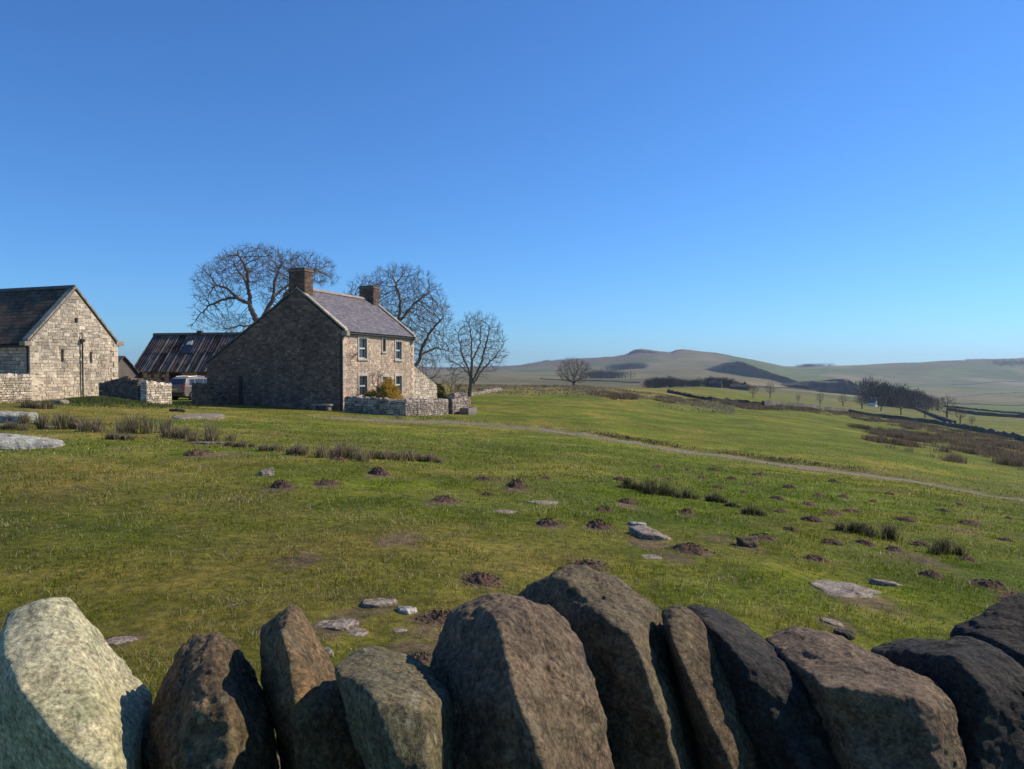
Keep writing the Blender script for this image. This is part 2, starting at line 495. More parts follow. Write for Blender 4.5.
_trk = [(330, 421, 41), (400, 424.5, 42), (454, 425, 44), (530, 430, 42), (600, 437.5, 38), (660, 446, 35.5), (720, 455, 33), (790, 465.5, 31), (860, 476.5, 29), (940, 489, 27.2), (1024, 502, 25.6), (1130, 520, 23.5), (1300, 556, 20.5)]
TRK = np.array([[(p[0] - 512) / F * p[2], p[2]] for p in _trk])
def track_xy(n=400):
    s = np.concatenate([[0], np.cumsum(np.hypot(*np.diff(TRK, axis=0).T))])
    q = np.linspace(0, s[-1], n)
    m = _pchip_slopes(s, TRK)
    return _herm(s, TRK, m, q)
TP = track_xy(300)
def track_dist(X, Y):
    X = np.ravel(X); Y = np.ravel(Y)
    out = np.full(X.shape, 99.0); side = np.zeros(X.shape)
    k = (Y > 15) & (Y < 52) & (X > -20) & (X < 30)
    idx = np.where(k)[0]
    for a in range(0, len(idx), 20000):
        ii = idx[a:a + 20000]
        d = (X[ii][:, None] - TP[None, :, 0]) ** 2 + (Y[ii][:, None] - TP[None, :, 1]) ** 2
        j = d.argmin(1)
        out[ii] = np.sqrt(d[np.arange(len(ii)), j])
        side[ii] = Y[ii] - TP[j, 1]
    return out, side

def H(X, Y):
    """world height of the turf"""
    shp = np.shape(X)
    X = np.ravel(np.asarray(X, float)); Y = np.ravel(np.asarray(Y, float))
    z = Hrel(X, Y)
    D = np.maximum(Y, 1)
    near = 1 - smooth(120, 300, D)
    calm = 1 - 0.85 * np.exp(-(((X + 17) / 16) ** 2 + ((Y - 51) / 11) ** 2) ** 2)
    z = z + near * calm * (0.035 * fbm2(X, Y, 0.8, 3, 3) + 0.10 * fbm2(X, Y, 4.0, 3, 5) * smooth(3, 12, D) + 0.22 * fbm2(X, Y, 17, 2, 8) * smooth(15, 60, D) * (1 - 0.6 * smooth(60, 130, D)))
    z = z + smooth(150, 500, D) * (0.004 * np.minimum(D, 2600)) * fbm2(X, Y, 160 + 0 * 1, 4, 11) * 0.7
    # rise under the barn's gable end, with nettles on it
    mx, my = (100 - 512) / F * 44, 44.0
    z = z + 0.42 * np.exp(-(((X - mx) / 2.6) ** 2 + ((Y - my) / 2.0) ** 2))
    z = z + 0.25 * np.exp(-(((X + 24.5) / 3.5) ** 2 + ((Y - 37) / 2.5) ** 2))
    td, side = track_dist(X, Y)
    z = z - 0.10 * np.exp(-(td / 1.1) ** 2) + 0.13 * np.exp(-((td - 1.7) / 0.5) ** 2) * (side > 0)
    # the far side of the foreground wall: turf banked a little
    return (z + CZ).reshape(shp)

_DS = np.exp(np.linspace(np.log(2.0), np.log(6000), 700))
def hit(px, py):
    """point of the turf seen at a pixel"""
    a, b = ray(px, py)
    a = float(a); b = float(b)
    under = CZ + b * _DS < H(a * _DS, _DS)
    i = int(np.argmax(under)) if under.any() else len(_DS) - 1
    q = np.linspace(_DS[max(i - 1, 0)], _DS[i], 60)
    u = CZ + b * q < H(a * q, q)
    D = float(q[int(np.argmax(u))]) if u.any() else float(q[-1])
    return np.array([a * D, D, float(H(np.array([a * D]), np.array([D]))[0])])

def hits(px, py):
    """vectorised hit: rays against the turf"""
    px = np.asarray(px, float); py = np.asarray(py, float)
    a, b = ray(px, py)
    Ds = np.exp(np.linspace(np.log(2.0), np.log(4000), 420))
    done = np.zeros(len(px), bool); out = np.full(len(px), np.nan)
    for D in Ds:
        hh = H(a * D, np.full(len(px), D))
        hitn = (~done) & (CZ + b * D < hh)
        out[hitn] = D; done |= hitn
        if done.all(): break
    return a * out, out

GRE = np.array([0.108, 0.142, 0.006]); STRAW = np.array([0.235, 0.185, 0.05])
# worn earth: (pixel x, pixel y, half width in pixels) of the bare, trampled or dug patches
_EARTH = [(380, 606, 26), (350, 618, 20), (330, 630, 24), (430, 620, 34), (455, 640, 30), (415, 652, 30), (120, 642, 20), (482, 580, 26), (652, 545, 30), (690, 550, 26), (672, 556, 22), (836, 626, 26),
          (599, 530, 22), (589, 566, 26), (549, 526, 20), (516, 490, 18), (443, 501, 24), (379, 476, 16), (282, 489, 20), (326, 485, 20), (748, 548, 18), (764, 540, 18), (400, 540, 34), (300, 560, 30), (860, 600, 44),
          (220, 455, 30), (196, 458, 16), (720, 540, 20), (627, 506, 16), (687, 515, 14), (920, 560, 30), (990, 586, 26), (960, 530, 24), (560, 640, 26)]
SOILP = []
def turf_color(X, Y):
    if not SOILP:
        for (ex, ey, ew) in _EARTH:
            q = hit(ex, ey); SOILP.append((q[0], q[1], ew * q[1] / F))
    X = np.ravel(X); Y = np.ravel(Y)
    D = np.maximum(Y, 1); px = 512 + F * X / D
    n1 = fbm2(X, Y, 1.7, 5, 21); n2 = fbm2(X, Y, 6, 5, 22, .6); n3 = fbm2(X, Y, 30, 3, 23)
    leftish = 1 - smooth(250, 760, px)
    dry = 0.16 + 0.24 * leftish + 0.62 * n1 + 0.5 * n2
    dry = dry + 0.25 * fbm2(X, Y, 1.1 + 0, 4, 27, .65) * (1 - smooth(40, 80, D))
    dry += 0.5 * (1 - smooth(170, 330, px)) * smooth(17, 24, D) * (1 - smooth(42, 52, D)) * np.clip(.7 + n1 * 1.5, 0, 1.5)
    dry += 0.75 * smooth(84, 108, D) * (1 - smooth(630, 760, px)) * (1 - smooth(170, 250, D))
    dry = np.clip(dry, 0, 0.85)
    c = GRE * (1 - dry[:, None]) + STRAW * dry[:, None]
    yg = np.clip(0.5 + n2, 0, 1)[:, None]
    c = c * (1 + 0.25 * (yg - .5) * np.array([1.2, 0.6, 0.2])) * (1 + .38 * fbm2(X, Y, 2.4, 4, 29, .6))[:, None]
    # far fields: pasture, rough grazing, heather
    f = smooth(150, 420, D)[:, None]
    wx = X + 60 * fbm2(X, Y, 250, 3, 31); wy = Y + 90 * fbm2(X, Y, 250, 3, 32)
    cid = (np.floor(wx / 230) * 7 + np.floor(wy / 330) * 13).astype(np.int64)
    rr = _h(cid, cid * 3, cid * 0, 5)
    pal = np.array([[0.13, 0.135, 0.05], [0.17, 0.145, 0.075], [0.10, 0.125, 0.035], [0.15, 0.13, 0.07], [0.20, 0.165, 0.09], [0.12, 0.105, 0.055]])
    fc = pal[(rr * 5.99).astype(int)]
    fc = fc * (1 + 0.5 * fbm2(X, Y, 120, 5, 33))[:, None]
    heather = smooth(2100, 2700, D) * (1 - smooth(600, 700, px)) + 0.6 * np.exp(-((px - 640) / 60) ** 2) * smooth(2300, 2900, D)
    heather = np.clip(heather + 0.5 * fbm2(X, Y, 300, 3, 36), 0, 1)[:, None] * smooth(900, 1500, D)[:, None]
    fc = fc * (1 - heather) + np.array([0.125, 0.085, 0.062]) * heather
    # bright pasture in the valley and by the near walls
    past = (smooth(180, 230, D) * (1 - smooth(480, 620, D)))[:, None]
    fc = fc * (1 - 0.75 * past) + np.array([0.155, 0.155, 0.045]) * 0.75 * past
    past2 = np.clip(smooth(950, 985, px) * smooth(380, 420, D) * (1 - smooth(900, 1100, D)), 0, 1)[:, None]
    fc = fc * (1 - 0.8 * past2) + np.array([0.11, 0.15, 0.035]) * 0.8 * past2
    c = c * (1 - f) + fc * f
    td, side = track_dist(X, Y)
    e = np.exp(-(td / 1.5) ** 2)[:, None] * 0.55
    c = c * (1 - e) + np.array([0.22, 0.18, 0.12]) * e
    m_ = D < 40
    if m_.any():
        e_ = np.zeros(m_.sum()); xs_, ys_ = X[m_], Y[m_]
        for (ex, ey, ew) in SOILP:
            e_ = np.maximum(e_, np.exp(-(((xs_ - ex) / ew) ** 2 + ((ys_ - ey) / (ew * 1.5)) ** 2)))
        e_ = np.clip((e_ + .55 * fbm2(xs_, ys_, .35, 4, 39, .65) - .35) * 2.2, 0, .85)[:, None]
        c[m_] = c[m_] * (1 - e_) + np.array([.165, .115, .08]) * e_
    c = c * (1 - .10 * (1 - smooth(9, 26, D)))[:, None]          # slightly darker close to the viewer, under the modelled blades
    return np.clip(c, 0.005, 1)

def build_ground():
    ys = [-80, -50, -30, -18, -10, -6, -3, -1, 0]
    y = 0.4
    while y < 7000:
        ys.append(y); y += max(0.055, 0.0095 * y)
    ys = np.array(ys)
    s = np.concatenate([np.linspace(-1, -0.9, 2)[:0], np.linspace(-0.86, 0.86, 760)])
    so_ = np.linspace(0.0, 1.0, 24)[1:] ** 1.6
    rows = []
    for yy in ys:
        wd = max(yy, 0) + 2.5
        core = s * wd
        out = 0.86 * wd + so_ * (0.9 * wd + 45)
        rows.append(np.concatenate([-out[::-1], core, out]))
    X = np.array(rows); nc = X.shape[1]; nr = len(ys)
    Y = np.repeat(ys[:, None], nc, 1)
    Z = H(X, Y)
    V = np.stack([X.ravel(), Y.ravel(), Z.ravel()], 1)
    i = np.arange(nr - 1)[:, None]; j = np.arange(nc - 1)[None, :]
    a = (i * nc + j).ravel()
    Fc = np.stack([a, a + 1, a + nc + 1, a + nc], 1)
    o = meshobj('ground', V, Fc, M['ground'], None, True, turf_color(X, Y))
    return tag(o, kind='structure')
build_ground()

def build_track():
    n = len(TP)
    d = np.gradient(TP, axis=0); d /= np.linalg.norm(d, axis=1)[:, None]
    nr = np.stack([-d[:, 1], d[:, 0]], 1)
    offs = np.linspace(-.95, .95, 15)
    jit = fbm2(np.arange(n) * 0.6, np.zeros(n), 3, 3, 9) * 0.8
    V = []; C = []
    for k, q in enumerate(offs):
        qq = q * (1 + 0.35 * jit * (1 if q > 0 else -1))
        p = TP + nr * qq[:, None]
        z = H(p[:, 0], p[:, 1]) + 0.02 - 0.10 * (abs(q) > .9)
        V.append(np.stack([p[:, 0], p[:, 1], z], 1))
        g = np.exp(-(q / 0.28) ** 2) * np.clip(0.6 + fbm2(p[:, 0], p[:, 1], 2.5, 3, 4), 0, 1)
        g = np.maximum(g, np.clip(1.6 * fbm2(p[:, 0], p[:, 1], 1.8, 4, 14, .65) - .1 + .9 * (abs(q) / .95) ** 3, 0, 1))
        g = np.clip(g + .0 * q, 0, 1)
        C.append((1 - .22 * np.exp(-((abs(q) - .55) / .16) ** 2)) * np.array([0.27, 0.205, 0.14]) * (1 - g[:, None]) + np.array([0.125, 0.13, 0.03]) * g[:, None])
    V = np.array(V).transpose(1, 0, 2).reshape(-1, 3); C = np.array(C).transpose(1, 0, 2).reshape(-1, 3)
    m = len(offs)
    i = np.arange(n - 1)[:, None]; j = np.arange(m - 1)[None, :]
    a = (i * m + j).ravel()
    Fc = np.stack([a, a + 1, a + m + 1, a + m], 1)[:, ::-1]
    o = meshobj('track', V, np.ascontiguousarray(Fc), mat_attr('gravel_track', 5, 0.9, 0.02, 1.0, 20), None, True, C)
    tag(o, kind='structure')
build_track()

# ------------------------------------------------------------------ rocks
def ico(sub):
    bm = bmesh.new()
    bmesh.ops.create_icosphere(bm, subdivisions=sub, radius=1)
    V = np.array([v.co[:] for v in bm.verts]); Fc = np.array([[v.index for v in f.verts] for f in bm.faces])
    bm.free()
    return V, Fc
ICO = {k: ico(k) for k in (4, 5, 6, 7)}

def hull_planes(pts):
    bm = bmesh.new()
    for p in pts: bm.verts.new(tuple(map(float, p)))
    r = bmesh.ops.convex_hull(bm, input=bm.verts)
    bm.normal_update()
    pl = []
    for f in bm.faces:
        nrm = np.array(f.normal[:]); c = np.array(f.calc_center_median()[:])
        pl.append((nrm, float(nrm @ c)))
    bm.free()
    return pl

def rock_mesh(pts, sub=6, p=16, amp=0.012, fr=7.0, seed=0, grow=1.03):
    pts = np.asarray(pts, float)
    c = pts.mean(0)
    ext = np.maximum(np.ptp(pts, axis=0) / 2, 1e-3)
    V, Fc = ICO[sub]
    d = V * ext
    L = np.linalg.norm(d, axis=1); d = d / L[:, None]
    acc = np.zeros(len(V))
    for nrm, off in hull_planes(pts - c):
        if off < 0: nrm, off = -nrm, -off
        off = max(off, 0.01 * ext.min())
        acc += np.maximum(0, d @ nrm / off) ** p
    r = acc ** (-1.0 / p) * grow
    pd = pts - c; pl_ = np.linalg.norm(pd, axis=1); pu = pd / pl_[:, None]; a2 = np.zeros(len(pd))
    for nrm, off in hull_planes(pts - c):
        if off < 0: nrm, off = -nrm, -off
        a2 += np.maximum(0, pu @ nrm / max(off, 0.01 * ext.min())) ** p
    r = r * (1 + .75 * (float(np.median(pl_ * a2 ** (1.0 / p))) - 1))
    Q = d * r[:, None]
    sc = float(np.mean(ext))
    q = (Q + c) / sc
    nn = fbm(q * fr * 0.25, 4, seed, 0.55) * amp * 1.7
    ridg = (1 - np.abs(fbm(q * fr * 0.6 + 5, 4, seed + 9, 0.55)) * 2)
    nn = nn * 0.62 + (ridg - 0.6) * amp * 0.3
    nn = nn + amp * .22 * np.tanh(9 * fbm(q * fr * .30 + 2, 3, seed + 12, .5)) + amp * .10 * np.tanh(12 * (fbm(q * fr * .8 + 4, 3, seed + 14, .5) - .12))
    nn = nn + amp * .16 * fbm(q * fr * 2.2 + 3, 3, seed + 6, .7)
    chips = np.maximum(0, fbm(q * fr * 1.1 + 9, 3, seed + 4) - 0.12)
    nn = nn - chips * amp * 0.45
    Q = Q + d * (nn * sc / 0.15 * 1.0)[:, None] if False else Q + d * (nn * sc * 6)[:, None]
    return Q + c, Fc

# coping stones on the foreground wall: (pixel x, pixel y, depth) corner points of each stone
CS = []
def cope(label, mat, pts, p=16, amp=0.010, seed=0, sub=7, fr=7.0, dd=0.0):
    W = np.array([P(q[0], q[1], q[2] + dd) for q in pts])
    V, Fc = rock_mesh(W, sub, p * 2.4, amp, fr, seed, 1.01)
    c = V.mean(0)
    o = meshobj('coping_stone', V - c, Fc, M[mat], None, True, None, c)
    tag(o, label, 'coping stone', 'coping stones on edge along the foreground wall top')
    CS.append(o)
    return o

cope('broad pale yellowish lichened coping stone at the left end, its flat face in full sun', 'rock_pale',
     [(8, 612, 1.40), (45, 600, 1.42), (70, 602, 1.46), (88, 640, 1.5), (152, 692, 1.55), (150, 800, 1.45), (20, 690, 1.22), (62, 745, 1.15), (120, 790, 1.12), (3, 650, 1.30), (-20, 760, 1.35),
      (-25, 700, 1.6), (30, 640, 1.75), (120, 720, 1.8), (60, 860, 1.25), (160, 860, 1.5), (-10, 860, 1.5)], 26, 0.005, 1)
cope('brown hump-topped coping stone with a pitted face beside the pale one', 'rock_brown',
     [(178, 655, 1.38), (196, 636, 1.42), (222, 634, 1.42), (240, 652, 1.45), (262, 700, 1.42), (277, 769, 1.34), (282, 850, 1.3), (190, 690, 1.25), (205, 660, 1.3), (185, 769, 1.18), (232, 720, 1.2), (228, 800, 1.12),
      (138, 769, 1.32), (155, 700, 1.38), (190, 640, 1.62), (250, 670, 1.65), (130, 850, 1.4), (270, 850, 1.6), (150, 850, 1.6)], 14, 0.014, 2)
cope('narrow pointed ochre coping stone leaning right, left flank black with shade', 'rock_ochre',
     [(262, 630, 1.44), (293, 607, 1.44), (303, 611, 1.46), (258, 655, 1.40), (284, 640, 1.30), (332, 668, 1.50), (296, 725, 1.25), (345, 740, 1.36), (390, 800, 1.30), (275, 700, 1.34), (312, 800, 1.2), (320, 860, 1.25), (400, 860, 1.4),
      (285, 640, 1.66), (330, 700, 1.7), (300, 860, 1.6), (400, 850, 1.6)], 20, 0.010, 3)
cope('squat olive coping stone with grey lichen on its sloping top', 'rock_olive',
     [(334, 672, 1.36), (348, 654, 1.44), (366, 646, 1.46), (412, 655, 1.50), (440, 678, 1.48), (453, 692, 1.42), (457, 780, 1.36), (425, 712, 1.22), (372, 694, 1.24), (430, 780, 1.14), (395, 760, 1.16), (345, 700, 1.32), (372, 735, 1.24), (400, 790, 1.16), (380, 655, 1.65), (440, 690, 1.66),
      (400, 850, 1.2), (458, 860, 1.35), (450, 850, 1.6), (380, 800, 1.5)], 18, 0.008, 4, dd=-.14)
cope('large round-shouldered rusty coping stone in the middle, right side in sun', 'rock_rust',
     [(452, 618, 1.38), (480, 603, 1.40), (520, 601, 1.42), (548, 608, 1.42), (572, 636, 1.40), (590, 672, 1.36), (603, 720, 1.32), (610, 780, 1.27), (440, 640, 1.36), (430, 668, 1.34), (500, 625, 1.22), (512, 680, 1.14), (545, 770, 1.06), (560, 850, 1.03), (440, 760, 1.22), (450, 850, 1.2),
      (470, 620, 1.6), (560, 640, 1.64), (620, 850, 1.5), (440, 850, 1.5)], 13, 0.010, 5)
cope('tallest grey coping stone rising behind the round-shouldered one, sharp ridge down its face', 'rock_grey',
     [(517, 600, 1.58), (533, 583, 1.58), (562, 571, 1.58), (592, 569, 1.62), (622, 577, 1.62), (640, 600, 1.58), (657, 604, 1.54), (672, 645, 1.50), (692, 700, 1.46), (710, 790, 1.40), (570, 578, 1.46), (590, 612, 1.36), (632, 640, 1.28), (665, 720, 1.22), (688, 800, 1.16), (540, 700, 1.40), (600, 769, 1.34), (600, 850, 1.3),
      (600, 600, 1.82), (680, 700, 1.8), (715, 850, 1.6), (600, 850, 1.6)], 17, 0.010, 6, dd=.17)
cope('slim brown leaning coping stone between the tallest one and the dark bluish slab', 'rock_brown',
     [(661, 616, 1.52), (676, 605, 1.52), (692, 611, 1.52), (718, 640, 1.50), (742, 690, 1.46), (760, 740, 1.42), (764, 800, 1.38), (672, 640, 1.40), (700, 700, 1.34), (735, 769, 1.28), (745, 850, 1.25), (690, 720, 1.42), (710, 800, 1.36),
      (680, 620, 1.72), (750, 720, 1.72), (770, 850, 1.6), (710, 850, 1.6)], 12, 0.008, 7, dd=.08)
cope('long dark bluish coping slab leaning left behind the slim brown one', 'rock_dark',
     [(684, 612, 1.66), (700, 605, 1.68), (740, 620, 1.68), (776, 650, 1.62), (806, 684, 1.54), (855, 728, 1.46), (884, 775, 1.40), (730, 645, 1.52), (765, 700, 1.44), (800, 769, 1.36), (840, 850, 1.3), (760, 790, 1.45), (720, 640, 1.9), (800, 690, 1.9), (900, 850, 1.6), (770, 850, 1.6)], 12, 0.010, 8)
cope('broad brown coping stone with a gently sloping sunlit top, right of the dark bluish slab', 'rock_rust',
     [(765, 640, 1.70), (790, 629, 1.72), (832, 634, 1.70), (872, 650, 1.62), (922, 674, 1.52), (946, 694, 1.46), (959, 722, 1.40), (962, 790, 1.36), (826, 688, 1.38), (870, 690, 1.34), (930, 700, 1.34), (940, 790, 1.28), (860, 760, 1.34), (880, 850, 1.28), (800, 660, 1.55), (810, 660, 1.95), (920, 700, 1.95), (970, 850, 1.7), (880, 850, 1.7)], 16, 0.010, 9)
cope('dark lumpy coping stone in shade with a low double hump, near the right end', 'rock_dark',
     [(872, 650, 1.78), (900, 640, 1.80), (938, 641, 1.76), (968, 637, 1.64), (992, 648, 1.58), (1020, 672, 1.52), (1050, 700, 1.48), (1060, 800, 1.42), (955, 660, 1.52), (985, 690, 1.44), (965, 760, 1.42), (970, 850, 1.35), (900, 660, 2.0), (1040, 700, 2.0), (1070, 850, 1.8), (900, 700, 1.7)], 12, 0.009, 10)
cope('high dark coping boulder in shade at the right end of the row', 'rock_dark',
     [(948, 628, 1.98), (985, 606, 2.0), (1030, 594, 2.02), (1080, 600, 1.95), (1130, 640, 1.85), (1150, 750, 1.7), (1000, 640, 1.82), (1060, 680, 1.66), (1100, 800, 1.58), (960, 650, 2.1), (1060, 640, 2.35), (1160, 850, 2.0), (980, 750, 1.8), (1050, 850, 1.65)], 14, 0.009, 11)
cope('big grey coping boulder beyond the right edge that shades its neighbours', 'rock_grey',  # unseen stone, added and made big to shade the stones beside it
     [(1100, 560, 1.75), (1180, 540, 1.8), (1250, 580, 1.75), (1290, 700, 1.65), (1080, 640, 1.6), (1130, 760, 1.45), (1250, 850, 1.5), (1110, 600, 2.15), (1240, 620, 2.2), (1290, 850, 2.0), (1100, 850, 1.6)], 14, 0.014, 12, 6)
cope('grey-brown coping stone beyond the left edge', 'rock_brown',
     [(-120, 640, 1.45), (-80, 610, 1.5), (-40, 620, 1.5), (-20, 700, 1.4), (-30, 800, 1.3), (-100, 700, 1.3), (-130, 800, 1.35), (-90, 640, 1.8), (-30, 700, 1.8), (-40, 860, 1.6), (-130, 860, 1.6)], 14, 0.012, 13, 6)

# wall body under the coping
def foreground_wall():
    mb = MB(); r = random.Random(3)
    y0, y1 = 1.3, 1.78
    top = CZ - 1.12
    mb.box(-2.2, 2.6, y0 + 0.05, y1 - 0.05, -1.1, top, (0.03, 0.027, 0.024))
    root = thing('dry_stone_wall', 'dry stone field wall right in front, carrying the row of upright coping stones', 'wall', (0, 1.57, 0))
    core = mb.build('core', M['mortar'], root, loc=(0, -1.57, 0))
    vs, fs, cs = [], [], []
    n = 0
    for face in (0, 1):
        z = -0.3
        while z < top:
            h = r.uniform(0.10, 0.17); x = -2.2 + r.uniform(0, .2)
            while x < 2.6:
                l = r.uniform(0.18, 0.42)
                yy = (y0 if face == 0 else y1)
                pts = [(x + sx * l + r.uniform(-.02, .02), yy + (sy - .5) * 0.2 + r.uniform(-.02, .02), z + sz * h + r.uniform(-.012, .012)) for sx in (0, 1) for sy in (0, 1) for sz in (0, 1)]
                V, Fc = rock_mesh(pts, 4, 10, 0.01, 5, r.randint(0, 999), 1.0)
                g = r.uniform(.8, 1.2)
                vs.append(V); fs.append(Fc + n); n += len(V)
                cs.append(np.tile(np.array([0.16, 0.125, 0.085]) * g, (len(V), 1)))
                x += l + 0.015
            z += h
    meshobj('wall_stones', np.concatenate(vs), np.concatenate(fs), M['masonry'], root, True, np.concatenate(cs), (0, -1.57, 0))
foreground_wall()

# ------------------------------------------------------------------ masonry
TAN = [(0.592, 0.440, 0.312), (0.524, 0.391, 0.281), (0.632, 0.483, 0.345), (0.484, 0.348, 0.254), (0.565, 0.427, 0.301), (0.458, 0.348, 0.254), (0.619, 0.452, 0.318)]
BARN = [(0.627, 0.527, 0.388), (0.555, 0.45, 0.325), (0.735, 0.631, 0.474), (0.5, 0.403, 0.293), (0.645, 0.537, 0.396), (0.473, 0.39, 0.286), (0.681, 0.554, 0.404)]
DARK = [(0.190, 0.136, 0.096), (0.152, 0.108, 0.076), (0.237, 0.168, 0.119), (0.123, 0.088, 0.063), (0.180, 0.132, 0.092)]  # stone darkened so that shaded walls carry their shade in the colour
GABLE_SHADE = [(0.199, 0.137, 0.099), (0.162, 0.110, 0.081), (0.257, 0.175, 0.124), (0.133, 0.091, 0.068), (0.190, 0.129, 0.093)]  # house stone darkened: the near gable's shade is put into its colour
GREYW = [(0.400, 0.331, 0.264), (0.310, 0.248, 0.196), (0.470, 0.396, 0.312), (0.240, 0.184, 0.148), (0.350, 0.267, 0.208)]

def clip_poly(poly, outline):
    """Sutherland-Hodgman against a convex counter-clockwise outline"""
    out = poly
    n = len(outline)
    for i in range(n):
        ax, ay = outline[i]; bx, by = outline[(i + 1) % n]
        inp, out = out, []
        if not inp: return []
        f = lambda p: (bx - ax) * (p[1] - ay) - (by - ay) * (p[0] - ax)
        for k in range(len(inp)):
            p, q = inp[k], inp[(k + 1) % len(inp)]
            fp, fq = f(p), f(q)
            if fp >= 0: out.append(p)
            if (fp >= 0) != (fq >= 0):
                t = fp / (fp - fq)
                out.append((p[0] + (q[0] - p[0]) * t, p[1] + (q[1] - p[1]) * t))
    return out

def masonry(mb, O, a, b, nrm, outline, openings=(), ch=(0.13, 0.24), ln=(0.2, 0.5), pal=TAN, proud=(0.015, 0.045), seed=0, gap=0.012, tint=None):
    r = random.Random(seed)
    O, a, b, nrm = Vector(O), Vector(a), Vector(b), Vector(nrm)
    xs = [p[0] for p in outline]; ys = [p[1] for p in outline]
    flip = a.cross(b).dot(nrm) < 0
    y = min(ys)
    while y < max(ys) - 0.03:
        h = r.uniform(*ch)
        y1 = min(y + h, max(ys))
        # allowed intervals in this course
        cuts = [(min(xs), max(xs))]
        for (ox0, ox1, oy0, oy1) in openings:
            if y1 > oy0 + 0.04 and y < oy1 - 0.04:
                nc = []
                for (c0, c1) in cuts:
                    if ox1 <= c0 or ox0 >= c1: nc.append((c0, c1)); continue
                    if ox0 > c0: nc.append((c0, ox0))
                    if ox1 < c1: nc.append((ox1, c1))
                cuts = nc
        for (c0, c1) in cuts:
            x = c0
            while x < c1 - 0.02:
                l = r.uniform(*ln)
                if r.random() < 0.12: l *= 0.5
                x1 = x + l
                if c1 - x1 < ln[0] * 0.5: x1 = c1
                g = gap
                j = lambda: r.uniform(-0.014, 0.014)
                quad = [(x + g + j(), y + g + j()), (x1 - g + j(), y + g + j()), (x1 - g + j(), y1 - g + j()), (x + g + j(), y1 - g + j())]
                pl = clip_poly(quad, outline)
                if len(pl) >= 3:
                    ar = 0.5 * abs(sum(pl[k][0] * pl[(k + 1) % len(pl)][1] - pl[(k + 1) % len(pl)][0] * pl[k][1] for k in range(len(pl))))
                    if ar > 0.004:
                        cx = sum(p[0] for p in pl) / len(pl); cy = sum(p[1] for p in pl) / len(pl)
                        pr = r.uniform(*proud)
                        c = Vector(r.choice(pal)) * r.uniform(0.78, 1.2)
                        if tint: c = Vector([c[k] * tint(cx, cy)[k] for k in range(3)])
                        base = [O + a * p[0] + b * p[1] - nrm * 0.004 for p in pl]
                        mid = [O + a * p[0] + b * p[1] + nrm * pr * 0.6 for p in pl]
                        s_ = 1 - min(0.18, 0.035 / max(0.08, ar ** 0.5))
                        top = [O + a * (cx + (p[0] - cx) * s_) + b * (cy + (p[1] - cy) * s_) + nrm * (pr + r.uniform(-.006, .006)) for p in pl]
                        n = len(pl); V = base + mid + top; Fc = []
                        for q in (0, 1):
                            for k in range(n):
                                Fc.append((q * n + k, q * n + (k + 1) % n, (q + 1) * n + (k + 1) % n, (q + 1) * n + k))
                        Fc.append(tuple(2 * n + k for k in range(n)))
                        if flip: Fc = [f[::-1] for f in Fc]
                        mb.add(V, Fc, c)
                x = x1
        y = y1

def solid_with_openings(mb, O, a, b, nrm, outline, openings, th, col):
    """backing panel of thickness th behind the face, with real holes"""
    O, a, b, nrm = Vector(O), Vector(a), Vector(b), Vector(nrm)
    xs = sorted(set([p[0] for p in outline] + [o[0] for o in openings] + [o[1] for o in openings]))
    for i in range(len(xs) - 1):
        x0, x1 = xs[i], xs[i + 1]
        if x1 - x0 < 1e-4: continue
        strip = clip_poly([(x0, -50), (x1, -50), (x1, 50), (x0, 50)], outline)
        if len(strip) < 3: continue
        ops = sorted([(o[2], o[3]) for o in openings if o[0] < (x0 + x1) / 2 < o[1]])
        lo = -50
        bands = []
        for (p, q) in ops: bands.append((lo, p)); lo = q
        bands.append((lo, 50))
        for (p, q) in bands:
            pl = clip_poly(strip, [(x0 - 1, p), (x1 + 1, p), (x1 + 1, q), (x0 - 1, q)])
            if len(pl) < 3: continue
            A_ = [O + a * u[0] + b * u[1] - nrm * th for u in pl]
            B_ = [O + a * u[0] + b * u[1] for u in pl]
            if a.cross(b).dot(nrm) < 0: A_, B_ = A_[::-1], B_[::-1]
            mb.prism(A_, B_, col)

def uv_roof(name, quad, th, mat, parent, hdir=None):
    """roof slab; quad = eave0, eave1, ridge1, ridge0; UVs in metres"""
    q = [Vector(p) for p in quad]
    n = (q[1] - q[0]).cross(q[3] - q[0]).normalized()
    if n.z < 0: n = -n
    e = (q[1] - q[0]).normalized(); s = n.cross(e)
    if s.z < 0: s = -s
    nx, ny = 40, 14
    V = []; 
    for lay in (0, 1):
        for j in range(ny + 1):
            for i in range(nx + 1):
                u, v = i / nx, j / ny
                p = (q[0] * (1 - u) + q[1] * u) * (1 - v) + (q[3] * (1 - u) + q[2] * u) * v
                w_ = fbm(np.array([[p.x * .5, p.y * .5, p.z * .5]]), 3, 4)[0] * 0.05
                V.append(p + n * ((th if lay else 0) + w_))
    Fc = []
    W = nx + 1; T = W * (ny + 1)
    for j in range(ny):
        for i in range(nx):
            a = j * W + i
            Fc.append((T + a, T + a + 1, T + a + W + 1, T + a + W)); Fc.append((a, a + W, a + W + 1, a + 1))
    for i in range(nx):
        Fc.append((i, i + 1, T + i + 1, T + i)); b0 = ny * W + i; Fc.append((b0 + 1, b0, T + b0, T + b0 + 1))
    for j in range(ny):
        a = j * W; Fc.append((a + W, a, T + a, T + a + W)); a = j * W + nx; Fc.append((a, a + W, T + a + W, T + a))
    o = meshobj(name, np.array([v[:] for v in V]), Fc, mat, parent)
    me = o.data
    uv = me.uv_layers.new(name='UVMap')
    for lp in me.loops:
        co = me.vertices[lp.vertex_index].co
        d = Vector(co) - q[0]
        uv.data[lp.index].uv = (d.dot(e), d.dot(s))
    return o

ROT = -math.atan2(0.345, 0.938)

